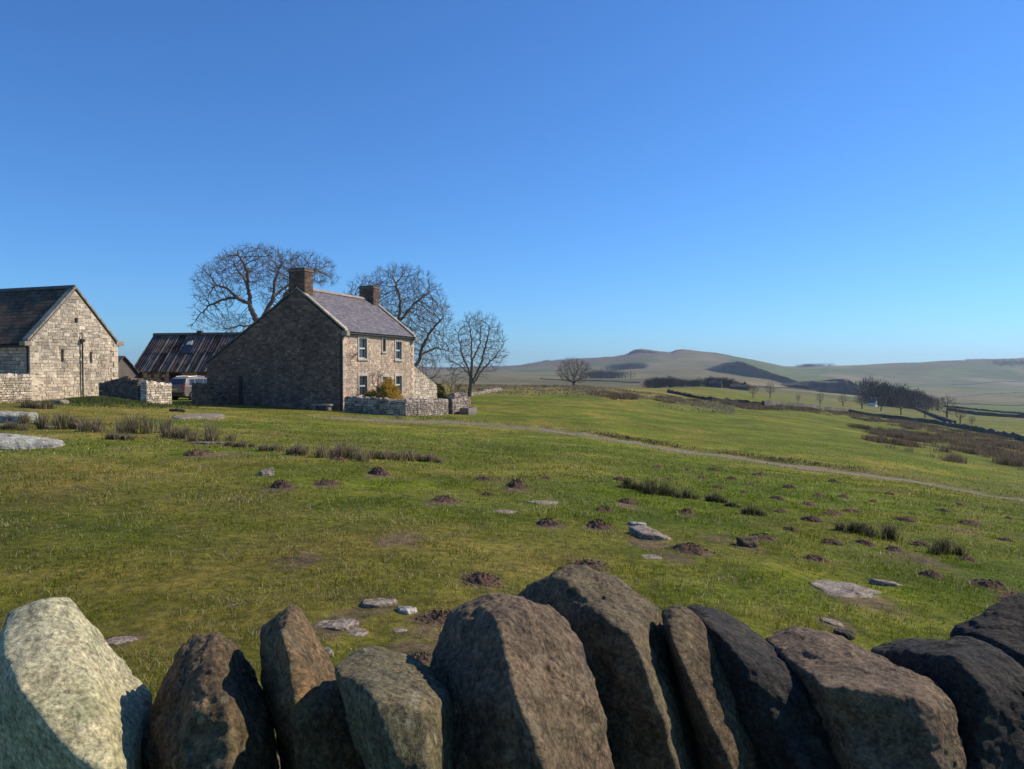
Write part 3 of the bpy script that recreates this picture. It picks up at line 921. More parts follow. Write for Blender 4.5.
# ------------------------------------------------------------------ farmhouse
def sash_window(parent, x, y0, y1, z0, z1, blind=0.45):
    """sash window in the front wall (facing +x) of the house"""
    mb = MB(); f = 0.07
    xi = x - 0.14
    mb.box(xi, xi + 0.06, y0, y0 + f, z0, z1); mb.box(xi, xi + 0.06, y1 - f, y1, z0, z1)
    mb.box(xi, xi + 0.061, y0 + f, y1 - f, z0, z0 + f); mb.box(xi, xi + 0.061, y0 + f, y1 - f, z1 - f, z1)
    zm = (z0 + z1) / 2
    mb.box(xi + 0.005, xi + 0.075, y0 + f, y1 - f, zm - 0.05, zm + 0.05)
    fr = mb.build('window_frame', M['white'], parent)
    g = MB(); g.box(xi - 0.02, xi + 0.02, y0 + f * .5, y1 - f * .5, z0 + f * .5, z1 - f * .5)
    g.build('pane', M['glass'], fr)
    return fr

def farmhouse():
    gz = CZ - 2.82
    o = thing('farmhouse', 'two-storey sandstone farmhouse with slate roof and two chimneys, its long gable in shade', 'house', (-11.2, 49.0, gz), ROT)
    LEN, EAVE, RID, RX, BX, BE = 9.9, 5.36, 8.16, -3.6, -11.3, 3.15   # local heights above its ground
    mb = MB()
    # front wall (x = 0 plane)
    ops = [(1.95, 2.95, 3.55, 4.95), (5.15, 5.55, 4.1, 5.0), (7.05, 7.95, 3.55, 4.9), (1.95, 2.95, 0.95, 2.35), (5.05, 5.95, 0.0, 2.25), (7.05, 7.95, 0.95, 2.3)]
    outl = [(0, -1.0), (LEN, -1.0), (LEN, EAVE), (0, EAVE)]
    solid_with_openings(mb, (0, 0, 0), (0, 1, 0), (0, 0, 1), (1, 0, 0), outl, ops, 0.45, (0.44, 0.37, 0.29))
    # near gable (y = 0), catslide profile, built in convex pieces
    g1 = [(-0.451, -1), (-0.451, EAVE + 0.35), (RX, RID), (RX, -1)][::-1]
    g1 = [(RX, -1), (-0.451, -1), (-0.451, EAVE + 0.351), (RX, RID)]
    g2 = [(BX, -1), (RX, -1), (RX, RID), (BX, BE)]
    for yy in (0, LEN - 0.45):
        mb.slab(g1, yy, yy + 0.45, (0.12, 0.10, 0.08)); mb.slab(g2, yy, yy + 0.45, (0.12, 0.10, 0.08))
    mb.box(BX, BX + .45, 0.451, LEN - .451, -1, BE - .02, (0.12, 0.1, 0.08))
    body = mb.build('wall', M['mortar'], o)
    st = MB()
    masonry(st, (0, 0, 0), (0, 1, 0), (0, 0, 1), (1, 0, 0), [(0.22, -0.6), (LEN - .22, -0.6), (LEN - .22, EAVE), (0.22, EAVE)],
            [(a - .16, b + .16, c - .16, d + .22) for a, b, c, d in ops], (0.10, 0.19), (0.14, 0.36), TAN, (.008, .026), seed=1, gap=.008)
    gable = [(BX, -0.6), (0, -0.6), (0, EAVE), (RX, RID - .05), (BX, BE)]
    gops = [(-8.42, -8.1, 0.3, 2.4), (-5.0, -4.7, 0.85, 1.15)]
    masonry(st, (0, 0, 0), (1, 0, 0), (0, 0, 1), (0, -1, 0), gable, [], (0.10, 0.19), (0.16, 0.4), GABLE_SHADE, (.01, .03), seed=2, gap=.008)
    masonry(st, (0, LEN, 0), (1, 0, 0), (0, 0, 1), (0, 1, 0), gable, [], (0.14, 0.26), (0.25, 0.6), TAN, seed=3)
    masonry(st, (BX, 0, 0), (0, 1, 0), (0, 0, 1), (-1, 0, 0), [(0, -.6), (LEN, -.6), (LEN, BE), (0, BE)], [], (0.14, 0.26), (0.25, 0.6), TAN, seed=4)
    # quoins
    r = random.Random(5)
    for yy, sg in ((0, 1), (LEN, -1)):
        z = -0.6; k = 0
        while z < EAVE - 0.05:
            h = min(r.uniform(0.26, 0.34), EAVE - z); l = 0.42 if k % 2 else 0.24
            y0, y1 = (yy - .05, yy + l) if sg > 0 else (yy - l, yy + .05)
            st.box(0.0, 0.052, min(y0, y1), max(y0, y1), z + .008, z + h - .008, Vector(r.choice(TAN)) * 1.1)
            z += h; k += 1
    # dressed surrounds
    for (a, b, c, d) in ops:
        cc = Vector((0.52, 0.43, 0.33))
        st.box(-0.10, 0.055, a - .15, a, c, d, cc); st.box(-0.10, 0.055, b, b + .15, c, d, cc * .95)
        st.box(-0.10, 0.06, a - .18, b + .18, d, d + .21, cc * 1.08)
        if c > 0.1: st.box(-0.10, 0.10, a - .18, b + .18, c - .14, c, cc * 1.1)
    st.build('wall_stones', M['masonry'], body)
    for i, (a, b, c, d) in enumerate(ops):
        if i == 4:
            m2 = MB(); m2.box(-0.2, -0.14, a, b, c + .0, d - .45); m2.box(-0.14, -0.12, a + .12, b - .12, .25, .85); m2.box(-0.14, -0.12, a + .12, b - .12, 1.0, 1.65)
            dr = m2.build('door', M['darkwood'], o)
            m3 = MB(); m3.box(-0.12, -0.07, a + .08, a + .11, 1.0, 1.12); m3.build('handle', M['alloy'], dr)
            m4 = MB(); m4.box(-.2, -.12, a, b, d - .45, d - .38); m4.box(-.2, -.12, a, b, d - .06, d); m4.box(-.2, -.12, a, a + .06, d - .38, d - .06); m4.box(-.2, -.12, b - .06, b, d - .38, d - .06)
            fl = m4.build('fanlight', M['white'], o)
            m5 = MB(); m5.box(-.18, -.15, a + .03, b - .03, d - .42, d - .03); m5.build('pane', M['curtain'], fl)
        elif i == 1:
            m2 = MB(); m2.box(-.16, -.12, a, b, c, d); m2.build('small_window', M['glass'], o)
        else:
            sash_window(o, 0, a, b, c, d)
    # sills of pale stone already in the wall; roof
    ov = 0.16
    sl1 = (RID - EAVE) / (0 - RX)
    ex = 0.22
    ez = EAVE - ex * (-sl1) * -1
    uv_roof('roof', [(ex, 0.12, EAVE + .02 - ex * sl1 + .08), (ex, LEN - .12, EAVE + .02 - ex * sl1 + .08), (RX, LEN - .12, RID + .1), (RX, 0.12, RID + .1)], 0.05, M['slate'], o)
    uv_roof('rear_roof', [(BX - .15, LEN - .12, BE - .02), (BX - .15, .12, BE - .02), (RX, .12, RID + .1), (RX, LEN - .12, RID + .1)], 0.05, M['slate'], o)
    cp = MB()
    cc = (0.42, 0.36, 0.27)
    for yy in (-0.06, LEN - .3):
        n = 9
        for k in range(n):
            t0, t1 = k / n, (k + 1) / n - 0.006
            for (xa, za, xb, zb) in ((RX, RID + .14, 0.26, EAVE - .02),):
                x0, x1 = xa + (xb - xa) * t0, xa + (xb - xa) * t1
                z0, z1 = za + (zb - za) * t0, za + (zb - za) * t1
                c = Vector(cc) * r.uniform(.8, 1.15)
                cp.prism([(x0, yy, z0), (x1, yy, z1), (x1, yy + .36, z1), (x0, yy + .36, z0)], [(x0, yy, z0 + .13), (x1, yy, z1 + .13), (x1, yy + .36, z1 + .13), (x0, yy + .36, z0 + .13)], c)
        for k in range(16):
            t0, t1 = k / 16, (k + 1) / 16 - 0.004
            x0, x1 = RX + (BX - .15 - RX) * t0, RX + (BX - .15 - RX) * t1
            z0, z1 = RID + .12 + (BE - RID - .06) * t0, RID + .12 + (BE - RID - .06) * t1
            cp.prism([(x1, yy, z1), (x0, yy, z0), (x0, yy + .34, z0), (x1, yy + .34, z1)], [(x1, yy, z1 + .06), (x0, yy, z0 + .06), (x0, yy + .34, z0 + .06), (x1, yy + .34, z1 + .06)], Vector((0.2, 0.17, 0.13)) * r.uniform(.8, 1.2))
        # kneeler
        cp.box(0.0, 0.38, yy - .02, yy + .34, EAVE - .32, EAVE - .04, Vector(cc) * .8)
        cp.build('gable_coping', M['masonry'], o); cp = MB()
    rd = MB(); y = 0.85
    while y < LEN - .9:
        rd.prism([(RX - .16, y, RID + .12), (RX + .16, y, RID + .12), (RX, y, RID + .3)], [(RX - .16, y + .43, RID + .12), (RX + .16, y + .43, RID + .12), (RX, y + .43, RID + .3)], Vector((0.36, 0.27, 0.21)) * r.uniform(.85, 1.15)); y += .445
    rd.build('ridge_tiles', M['mortar'], o)
    for yy, w_, hh in ((0.02, 0.95, 1.45), (LEN - .98, .95, 1.2)):
        ch = MB()
        x0, x1 = RX - .66, RX + .62
        ch.box(x0, x1, yy, yy + w_, RID - .6, RID + hh, (0.11, 0.08, 0.06))
        for (O, a, n_, w2) in (((x0, yy, 0), (1, 0, 0), (0, -1, 0), x1 - x0), ((x0, yy + w_, 0), (1, 0, 0), (0, 1, 0), x1 - x0), ((x1, yy, 0), (0, 1, 0), (1, 0, 0), w_), ((x0, yy, 0), (0, 1, 0), (-1, 0, 0), w_)):
            masonry(ch, O, a, (0, 0, 1), n_, [(0, RID - .5), (w2, RID - .5), (w2, RID + hh), (0, RID + hh)], [], (0.12, 0.17), (0.22, 0.4), [(0.15, 0.09, 0.065), (0.12, 0.078, 0.06), (0.18, 0.12, 0.085)], (0.008, 0.02), seed=int(yy * 10) + 3)
        ch.box(x0 - .05, x1 + .05, yy - .05, yy + w_ + .05, RID + hh - .17, RID + hh - .06, (0.22, 0.15, 0.11))
        ch.box(x0 + .06, x1 - .06, yy + .06, yy + w_ - .06, RID + hh - .01, RID + hh + .06, (0.10, 0.09, 0.08))
        ch.build('chimney', M['masonry'], o)
    gt = MB(); gt.tube([(0.2, 0.1, EAVE - .16), (0.2, LEN - .1, EAVE - .16)], .055, 8); gt.build('gutter', M['black'], o)
    dp = MB(); dp.tube([(0.17, .1, EAVE - .2), (-.02, -.10, EAVE - .5), (-.1, -.12, EAVE - .7), (-.1, -.12, 0)], .045, 8)
    dp.box(-.16, -.04, -.16, -.06, 3.6, 3.66); dp.box(-.16, -.04, -.16, -.06, 1.4, 1.46); dp.build('downpipe', M['black'], o)
    dp = MB(); dp.box(-8.42, -8.2, -.13, -.02, .15, 2.35); dp.build('pipe_and_shadow', M['darkwood'], o)  # one dark box drawn for a pipe together with its shadow
    # lean-to at the far end: raking wall in line with the front
    lt = MB()
    lo_ = [(0, -.8), (4.3, -.8), (4.3, 1.42), (0, 3.15)]
    Lb = LEN + 0.03
    lt.slabx([(Lb + p[0], p[1]) for p in lo_], -3.0, -0.06, (0.2, 0.17, 0.14))
    masonry(lt, (-.06, Lb, 0), (0, 1, 0), (0, 0, 1), (1, 0, 0), lo_, [], (0.13, 0.22), (0.2, 0.5), BARN, seed=8)
    lt.build('lean_to', M['masonry'], o)
    return o
farmhouse()

# ------------------------------------------------------------------ near barn (left)
def barn():
    gz = CZ - 2.08
    o = thing('stone_barn', 'pale rubble-stone barn end with slit vents and dark stone-slate roof, at the left edge', 'barn', (-30.6, 47.0, gz), ROT)
    W, L, E, R_ = 6.5, 15.0, 3.86, 7.42
    mb = MB()
    ga = [(0, -1), (W, -1), (W, E), (W / 2, R_), (0, E)]
    slits = [(2.15, 2.33, 2.55, 3.35), (4.3, 4.48, 2.5, 3.25), (3.18, 3.4, 5.2, 5.55)]
    solid_with_openings(mb, (0, 0, 0), (0, 1, 0), (0, 0, 1), (1, 0, 0), ga, slits, 0.5, (0.34, 0.29, 0.23))
    mb.box(-L, -.501, 0, .5, -1, E, (0.12, .1, .08)); mb.box(-L, -.501, W - .5, W, -1, E, (0.12, .1, .08))
    mb.slabx(ga, -L, -L + .4, (.2, .17, .14))
    wl = mb.build('wall', M['mortar'], o)
    st = MB()
    masonry(st, (0, 0, 0), (0, 1, 0), (0, 0, 1), (1, 0, 0), [(0.2, -.6), (W - .2, -.6), (W - .2, E + .1), (W / 2, R_ - .1), (.2, E + .1)], [(a - .02, b + .02, c, d) for a, b, c, d in slits], (0.09, 0.25), (0.12, 0.5), BARN, (0.008, 0.04), 11, gap=.007)
    masonry(st, (0, 0, 0), (-1, 0, 0), (0, 0, 1), (0, -1, 0), [(0, -.6), (L, -.6), (L, E), (0, E)], [], (0.15, 0.27), (0.25, 0.55), TAN, seed=12)
    masonry(st, (0, W, 0), (-1, 0, 0), (0, 0, 1), (0, 1, 0), [(0, -.6), (L, -.6), (L, E), (0, E)], [], (0.2, 0.3), (0.3, 0.6), TAN, seed=13)
    r = random.Random(6)
    for yy, sg in ((0, 1), (W, -1)):
        z = -.6; k = 0
        while z < E - .05:
            h = min(r.uniform(.28, .4), E - z); l = .5 if k % 2 else .28
            y0, y1 = (yy - .06, yy + l) if sg > 0 else (yy - l, yy + .06)
            st.box(-.1, .075, y0, y1, z + .01, z + h - .01, Vector(r.choice(BARN)) * 1.0); z += h; k += 1
    st.build('wall_stones', M['masonry'], wl)
    for a, b, c, d in slits:
        hole = MB(); hole.box(-.48, -.42, a, b, c, d, (.01, .01, .01)); hole.build('slit_vent_dark', M['darkwood'], o)  # near-black plates paint the darkness inside the open slits
    rise = (R_ - E) / (W / 2)
    uv_roof('roof', [(-L, -.3, E - .3 * rise + .1), (-.16, -.3, E - .3 * rise + .1), (-.16, W / 2, R_ + .1), (-L, W / 2, R_ + .1)], .09, M['flag'], o)
    uv_roof('rear_roof', [(-.16, W + .3, E - .3 * rise + .1), (-L, W + .3, E - .3 * rise + .1), (-L, W / 2, R_ + .1), (-.16, W / 2, R_ + .1)], .09, M['flag'], o)
    cp = MB()
    for s in (-1, 1):
        n = 9
        for k in range(n):
            t0, t1 = k / n, (k + 1) / n - .008
            ya, yb = (W / 2, -.2 if s < 0 else W + .2)
            y0, y1 = ya + (yb - ya) * t0, ya + (yb - ya) * t1
            z0, z1 = R_ + .1 + (E - .15 - R_) * t0, R_ + .1 + (E - .15 - R_) * t1
            cp.prism([(-.42, y0, z0), (.09, y0, z0), (.09, y1, z1), (-.42, y1, z1)], [(-.42, y0, z0 + .16), (.09, y0, z0 + .16), (.09, y1, z1 + .16), (-.42, y1, z1 + .16)], Vector((.34, .29, .22)) * r.uniform(.8, 1.15))
    cp.box(-.4, .1, W - .05, W + .55, E - .12, E + .2, (.42, .34, .24)); cp.box(-.4, .1, -.4, .05, E - .3, E - .02, (.3, .26, .2))
    cp.build('gable_coping', M['masonry'], o)
    rd = MB(); x = -L
    while x < -.5:
        rd.prism([(x, W / 2 - .2, R_ + .1), (x, W / 2 + .2, R_ + .1), (x, W / 2, R_ + .34)], [(x + .58, W / 2 - .2, R_ + .1), (x + .58, W / 2 + .2, R_ + .1), (x + .58, W / 2, R_ + .34)], Vector((.14, .12, .1)) * r.uniform(.8, 1.2)); x += .6
    rd.build('ridge_stones', M['mortar'], o)
    dp = MB(); dp.tube([(.13, 3.65, -.2), (.13, 3.65, 4.0)], .05, 8); dp.box(.06, .22, 3.53, 3.77, 3.9, 4.12); dp.tube([(.13, 3.65, 4.1), (.13, 3.62, 4.5), (.05, 3.6, 4.55)], .03, 6)
    dp.build('downpipe', M['black'], o)
    dp = MB(); dp.tube([(-.1, -.1, -.1), (-.1, -.1, E - .5), (-.1, -.2, E - .25)], .05, 8); dp.build('downpipe', M['black'], o)
    gt = MB(); gt.tube([(-L, -.3, E - .3), (-.2, -.3, E - .3)], .06, 8); gt.build('gutter', M['black'], o)
barn()

# ------------------------------------------------------------------ sheet-roofed barn behind the yard
def byre():
    rz = math.atan2(-0.2, 0.98)
    c = np.array([0.2, 0.98])                                     # away from the viewer
    a = np.array([0.98, -0.2])
    rid = np.array([(157 - 512) / F * 68, 68.0])
    wd = 2.75
    org = rid - c * wd
    gz = CZ - 2.4
    o = thing('byre', 'low stone byre with rusted corrugated roof and a missing skylight, behind the parked car', 'farm building', (org[0], org[1], gz), rz)
    L, E, R_ = 13.5, 2.35, 5.5
    mb = MB()
    ops = [(3.3, 4.5, -1, 2.05)]
    solid_with_openings(mb, (0, 0, 0), (1, 0, 0), (0, 0, 1), (0, -1, 0), [(0, -1), (L, -1), (L, E), (0, E)], ops, .45, (.16, .14, .11))
    ga = [(.0, -1), (2 * wd, -1), (2 * wd, E), (wd, R_ - .1), (0, E)]
    ga2 = [(.452, -1), (2 * wd - .0, -1), (2 * wd, E), (wd, R_ - .1), (.452, E + .4)]
    mb.slabx(ga2, 0, .4, (.16, .14, .11)); mb.slabx(ga2, L - .4, L, (.16, .14, .11)); mb.box(.4, L - .4, 2 * wd - .4, 2 * wd, -1, E, (.16, .14, .11))
    wl = mb.build('wall', M['mortar'], o)
    st = MB()
    masonry(st, (0, 0, 0), (1, 0, 0), (0, 0, 1), (0, -1, 0), [(0, -.6), (L, -.6), (L, E), (0, E)], ops, (.15, .26), (.25, .55), TAN + DARK, seed=21)
    masonry(st, (0, 0, 0), (0, 1, 0), (0, 0, 1), (-1, 0, 0), ga, [], (.15, .26), (.25, .55), TAN + DARK, seed=22)
    st.build('wall_stones', M['masonry'], wl)
    # corrugated sheets, each a few shades of rust, one gone over the skylight hole
    def sheets(name, y0, z0, y1, z1, skip=()):
        sh = MB(); r = random.Random(9); x = -.25
        s = Vector((0, y1 - y0, z1 - z0)); ln_ = s.length; s.normalize(); n = Vector((-1, 0, 0)).cross(s) * -1
        if n.z < 0: n = -n
        for row in (1, 0):
            x = -.25; k = 0
            while x < L + .2:
                wdt = .95
                t0, t1 = (0, .54) if row == 0 else (.5, 1.0)
                if (row, k) not in skip:
                    g = r.uniform(.6, 1.3); cc = Vector(r.choice([(.12, .085, .065), (.15, .10, .07), (.10, .085, .075), (.17, .15, .13), (.085, .065, .055)])) * g
                    nseg = 12; V = []
                    lift = .03 + .03 * row + r.uniform(-.01, .02)
                    for tt in (t0, t1):
                        for q in range(nseg + 1):
                            p = Vector((x + wdt * q / nseg, y0, z0)) + s * ln_ * tt + n * (lift + .03 * math.sin(q * PI / 1.5) + (.012 * r.random()))
                            V.append(p)
                    V += [p - n * .012 for p in V]
                    m = nseg + 1; Fc = []
                    for q in range(nseg):
                        Fc.append((q, q + 1, m + q + 1, m + q)); Fc.append((2 * m + q, 3 * m + q, 3 * m + q + 1, 2 * m + q + 1)); Fc.append((q, 2 * m + q, 2 * m + q + 1, q + 1))
                    sh.add(V, Fc, cc)
                    if k % 1 == 0 and r.random() < .75:   # pale lap strip
                        a0 = Vector((x, y0, z0)) + s * ln_ * t0 + n * .09; a1 = Vector((x, y0, z0)) + s * ln_ * t1 + n * .09
                        sh.prism([a0, a0 + Vector((.07, 0, 0)), a1 + Vector((.07, 0, 0)), a1], [p + n * .02 for p in (a0, a0 + Vector((.07, 0, 0)), a1 + Vector((.07, 0, 0)), a1)], (.30, .26, .22))
                x += .9; k += 1
        return sh.build(name, M['sheet'], o)
    sheets('roof', -.3, E - .25, wd, R_, ())
    sheets('rear_roof', 2 * wd + .3, E - .25, wd, R_)
    sk = MB(); s = Vector((0, wd + .3, R_ - E + .25)).normalized(); n = Vector((0, -s.z, s.y))
    b = Vector((3.7, -.3, E - .25)) + s * 2.2 + n * .12
    sk.prism([b, b + Vector((.8, 0, 0)), b + Vector((.8, 0, 0)) + s * .95, b + s * .95], [p + n * .03 for p in (b, b + Vector((.8, 0, 0)), b + Vector((.8, 0, 0)) + s * .95, b + s * .95)], (.5, .5, .52))
    sk.build('skylight', M['carglass'], o)
    sb = MB(); b2 = b + s * 1.0 + Vector((.1, 0, 0)); sb.prism([b2, b2 + Vector((.5, 0, 0)), b2 + Vector((.4, 0, 0)) + s * .5, b2 + s * .35], [p + n * .05 for p in (b2, b2 + Vector((.5, 0, 0)), b2 + Vector((.4, 0, 0)) + s * .5, b2 + s * .35)])
    sb.build('patch_sheet', M['white'], o)
    rd = MB(); x = -.3
    while x < L + .1:
        rd.prism([(x, wd - .22, R_ - .02), (x, wd + .22, R_ - .02), (x, wd, R_ + .2)], [(x + .85, wd - .22, R_ - .02), (x + .85, wd + .22, R_ - .02), (x + .85, wd, R_ + .2)], (.07, .065, .06)); x += .86
    for xx in (4.2, 8.9): rd.box(xx, xx + .5, wd - .15, wd + .15, R_ + .1, R_ + .38, (.1, .09, .08))
    rd.build('ridge_capping', M['mortar'], o)
    dd = MB(); dd.box(3.3, 4.5, .3, .36, -1, 2.05); dd.build('door', M['darkwood'], o)
byre()

def small_shed():
    p = P(77, 369, 63)
    gz = CZ - 2.2
    o = thing('outbuilding', 'small outbuilding with reddish clay-tiled roof glimpsed between barn and byre', 'shed', (p[0], p[1], gz), ROT)
    mb = MB(); W, D_, E, R_ = 3.3, 3.4, 1.5, 3.3
    mb.slabx([(0, -1), (D_, -1), (D_, E), (D_ / 2, R_ - .12), (0, E)], 0, W, (.16, .14, .12))
    masonry(mb, (0, 0, 0), (1, 0, 0), (0, 0, 1), (0, -1, 0), [(0, -.5), (W, -.5), (W, E), (0, E)], [], pal=DARK, seed=31)
    mb.build('wall', M['masonry'], o)
    uv_roof('roof', [(-.2, -.2, E - .1), (W + .2, -.2, E - .1), (W + .2, D_ / 2, R_), (-.2, D_ / 2, R_)], .06, M['redtile'], o)
    uv_roof('rear_roof', [(W + .2, D_ + .2, E - .1), (-.2, D_ + .2, E - .1), (-.2, D_ / 2, R_), (W + .2, D_ / 2, R_)], .06, M['redtile'], o)
small_shed()

# ------------------------------------------------------------------ dry stone walls near the house
def field_wall(label, path, height, th=0.45, pal=GREYW, seed=0, ch=(0.1, 0.18), ln=(0.16, 0.42), cope_h=0.16, tops=None, name='stone_wall', group=None):
    """path: list of (x, y) in world; every wall is one thing: courses + coping"""
    path = [np.array(p, float) for p in path]
    c0 = path[0]
    z0 = float(H(np.array([c0[0]]), np.array([c0[1]]))[0])
    o = thing(name, label, 'wall', (c0[0], c0[1], z0), 0, group)
    mb = MB(); cap = MB(); r = random.Random(seed)
    hs = tops or [height] * len(path)
    for i in range(len(path) - 1):
        p, q = path[i] - c0, path[i + 1] - c0
        d = q - p; L = float(np.hypot(*d)); d = d / L; n = np.array([d[1], -d[0]])
        g0 = float(H(np.array([path[i][0]]), np.array([path[i][1]]))[0]) - z0
        g1 = float(H(np.array([path[i + 1][0]]), np.array([path[i + 1][1]]))[0]) - z0
        t0, t1 = g0 + hs[i], g1 + hs[i + 1]
        lo = min(g0, g1) - .4
        a3 = (d[0], d[1], 0); h = th / 2
        e0_, e1_ = (0 if i == 0 else .13), (0 if i == len(path) - 2 else .13)
        out = [(-e0_, lo), (L + e1_, lo), (L + e1_, t1), (-e0_, t0)]
        base = [(p[0] + n[0] * (h - .03) + d[0] * u, p[1] + n[1] * (h - .03) + d[1] * u, z) for u, z in out]
        top = [(p[0] - n[0] * (h - .03) + d[0] * u, p[1] - n[1] * (h - .03) + d[1] * u, z) for u, z in out]
        mb.prism(base, top, (.06, .052, .045))
        for s in (1, -1):
            O = (p[0] + s * n[0] * (h - .028), p[1] + s * n[1] * (h - .028), 0)
            masonry(mb, O, a3, (0, 0, 1), (s * n[0], s * n[1], 0), out, [], ch, ln, pal, (.02, .06), seed * 7 + i * 2 + s, .010)
        for (e, sg) in ((0, -1), (L, 1)):
            if (i == 0 and sg < 0) or (i == len(path) - 2 and sg > 0):
                O = (p[0] + d[0] * e - n[0] * h, p[1] + d[1] * e - n[1] * h, 0)
                tt = t0 if sg < 0 else t1
                masonry(mb, O, (n[0], n[1], 0), (0, 0, 1), (sg * d[0], sg * d[1], 0), [(0, lo), (th, lo), (th, tt), (0, tt)], [], ch, (th * .5, th), pal, (.02, .05), seed * 5 + i, .008)
        # coping: irregular stones
        u = 0
        while u < L:
            l = r.uniform(.12, .3); l = min(l, L - u + .05)
            zz = t0 + (t1 - t0) * (u + l / 2) / L
            ch_ = cope_h * r.uniform(.6, 1.35)
            ww = h * r.uniform(.85, 1.12)
            cx, cy = p[0] + d[0] * (u + l / 2), p[1] + d[1] * (u + l / 2)
            pts = []
            for sx in (-.5, .5):
                for sy in (-1, 1):
                    for sz in (0, 1):
                        k = .8 if sz else 1
                        pts.append((cx + d[0] * l * sx * k + n[0] * ww * sy * k + r.uniform(-.02, .02), cy + d[1] * l * sx * k + n[1] * ww * sy * k + r.uniform(-.02, .02), zz + ch_ * sz + r.uniform(-.03, .03) - .02))
            c = Vector(r.choice(pal)) * r.uniform(.8, 1.2)
            cap.add(pts, [(0, 1, 3, 2), (4, 6, 7, 5), (0, 4, 5, 1), (2, 3, 7, 6), (1, 5, 7, 3), (0, 2, 6, 4)], c)
            u += l
    mb.build('wall_courses', M['masonry'], o); cap.build('wall_coping', M['masonry'], o)
    return o
nv = np.array([0.938, -0.345]); uv_ = np.array([0.345, 0.938])
A = np.array([-11.2, 49.0])
c1 = A + nv * 0.45 - uv_ * .25
field_wall('low curved garden wall of mottled stone in front of the house, its left part shaded', [c1, c1 + nv * 2.0 - uv_ * .25, c1 + nv * 3.2 - uv_ * .1, c1 + nv * 3.95 + uv_ * .5, c1 + nv * 4.2 + uv_ * 1.6, c1 + nv * 4.2 + uv_ * 6.2], 0.92, .45, GREYW, 41)
field_wall('short garden wall piece right of the narrow gate gap, ending in a square pier', [c1 + nv * 4.2 + uv_ * 7.0, c1 + nv * 4.2 + uv_ * 10.2], 1.0, .45, GREYW, 42)
g = c1 + nv * 4.2 + uv_ * 6.3
gt = thing('garden_gate', 'narrow dark wooden gate in the gap of the garden wall', 'gate', (g[0], g[1], float(H(np.array([g[0]]), np.array([g[1]]))[0])), ROT)
mb = MB()
for k in range(6): mb.box(-.02, .02, .04 + k * .1, .1 + k * .1, .08, 1.0 + .02 * (k % 2))
mb.box(.021, .05, .02, .64, .25, .33); mb.box(.021, .05, .02, .64, .75, .83); mb.build('gate_leaf', M['darkwood'], gt)
mb = MB(); mb.box(-.05, .05, -.06, .02, -.2, 1.15); mb.box(-.05, .05, .64, .72, -.2, 1.15); mb.build('gate_posts', M['darkwood'], gt)

# yard walls
q0 = np.array([-22.2, 44.6])
field_wall('square-ended yard wall of pale coursed stone at the entrance beside the parked car', [q0, q0 + uv_ * 1.9], 1.22, .5, BARN, 43)
field_wall('ruinous dark yard wall running from the barn to the square-ended pale wall', [q0 - nv * 3.9 + uv_ * .5, q0 - nv * 1.6 + uv_ * .3, q0 - nv * .5 + uv_ * .25], 1.2, .5, DARK, 44, tops=[1.1, 1.4, 1.25])
bl = np.array([-30.6, 47.0])
field_wall('lichened rubble wall running forward from the left corner of the pale barn', [bl - uv_ * .15 + nv * .1, bl - uv_ * 3.5 + nv * .1], 1.62, .5, [tuple(q * .9 for q in c) for c in BARN], 45)
field_wall('short dark pen wall with a raking end against the shaded gable of the house', [np.array([-21.75, 50.6]), np.array([-20.4, 50.15]), np.array([-18.9, 49.7])], 1.35, .4, DARK, 46, tops=[1.35, 1.35, .1], cope_h=.1)
rp = P(0, 373, 47)
fr = thing('field_gate', 'red oxide metal gate seen over the rubble wall at the left edge', 'gate', (bl[0] - 3.4, bl[1] - 1.3, CZ - 2.1), ROT)
mb = MB()
for z in (.3, .65, 1.0, 1.35, 1.72): mb.tube([(0, 0, z), (3.0, 0, z)], .025, 6)
mb.tube([(0, 0, .2), (0, 0, 1.78)], .03, 6); mb.tube([(3.0, 0, .2), (3.0, 0, 1.78)], .03, 6); mb.tube([(0, 0, .3), (3.0, 0, 1.72)], .02, 6); mb.build('gate_leaf', M['rail'], fr)

# rubble boundary wall leading away right of the garden, partly tumbled
e0 = hit(452, 399.5)[:2]; e1 = hit(500, 391)[:2]
field_wall('tumbled low boundary wall leading away right of the garden wall', [e0, (e0 * .6 + e1 * .4), e1], .5, .6, GREYW, 47, tops=[.5, .2, .3])

# stone trough, bench
t_ = c1 + nv * 5.1 + uv_ * 8.3
tz = float(H(np.array([t_[0]]), np.array([t_[1]]))[0])
tr = thing('stone_trough', 'old stone trough standing against the end of the garden wall', 'trough', (t_[0], t_[1], tz), ROT)
mb = MB(); mb.box(-.35, .35, -.8, .8, -.1, .18, (.2, .17, .14)); mb.box(-.35, -.25, -.8, .8, .18, .5, (.24, .2, .16)); mb.box(.25, .35, -.8, .8, .18, .5, (.26, .21, .17)); mb.box(-.25, .25, -.8, -.68, .18, .5, (.25, .2, .16)); mb.box(-.25, .25, .68, .8, .18, .5, (.3, .26, .2))
mb.build('basin', M['masonry'], tr)
b_ = A - uv_ * .9 - nv * 1.0
bz = float(H(np.array([b_[0]]), np.array([b_[1]]))[0])
bn = thing('stone_bench', 'low stone slab bench at the foot of the shaded house corner', 'bench', (b_[0], b_[1], bz), ROT)
mb = MB(); mb.box(-.7, .7, -.2, .2, .34, .44, (.3, .25, .2)); mb.build('seat', M['masonry'], bn)
for s in (-.5, .5):
    mb = MB(); mb.box(s - .1, s + .1, -.16, .16, -.15, .338, (.22, .18, .15)); mb.build('support', M['masonry'], bn)

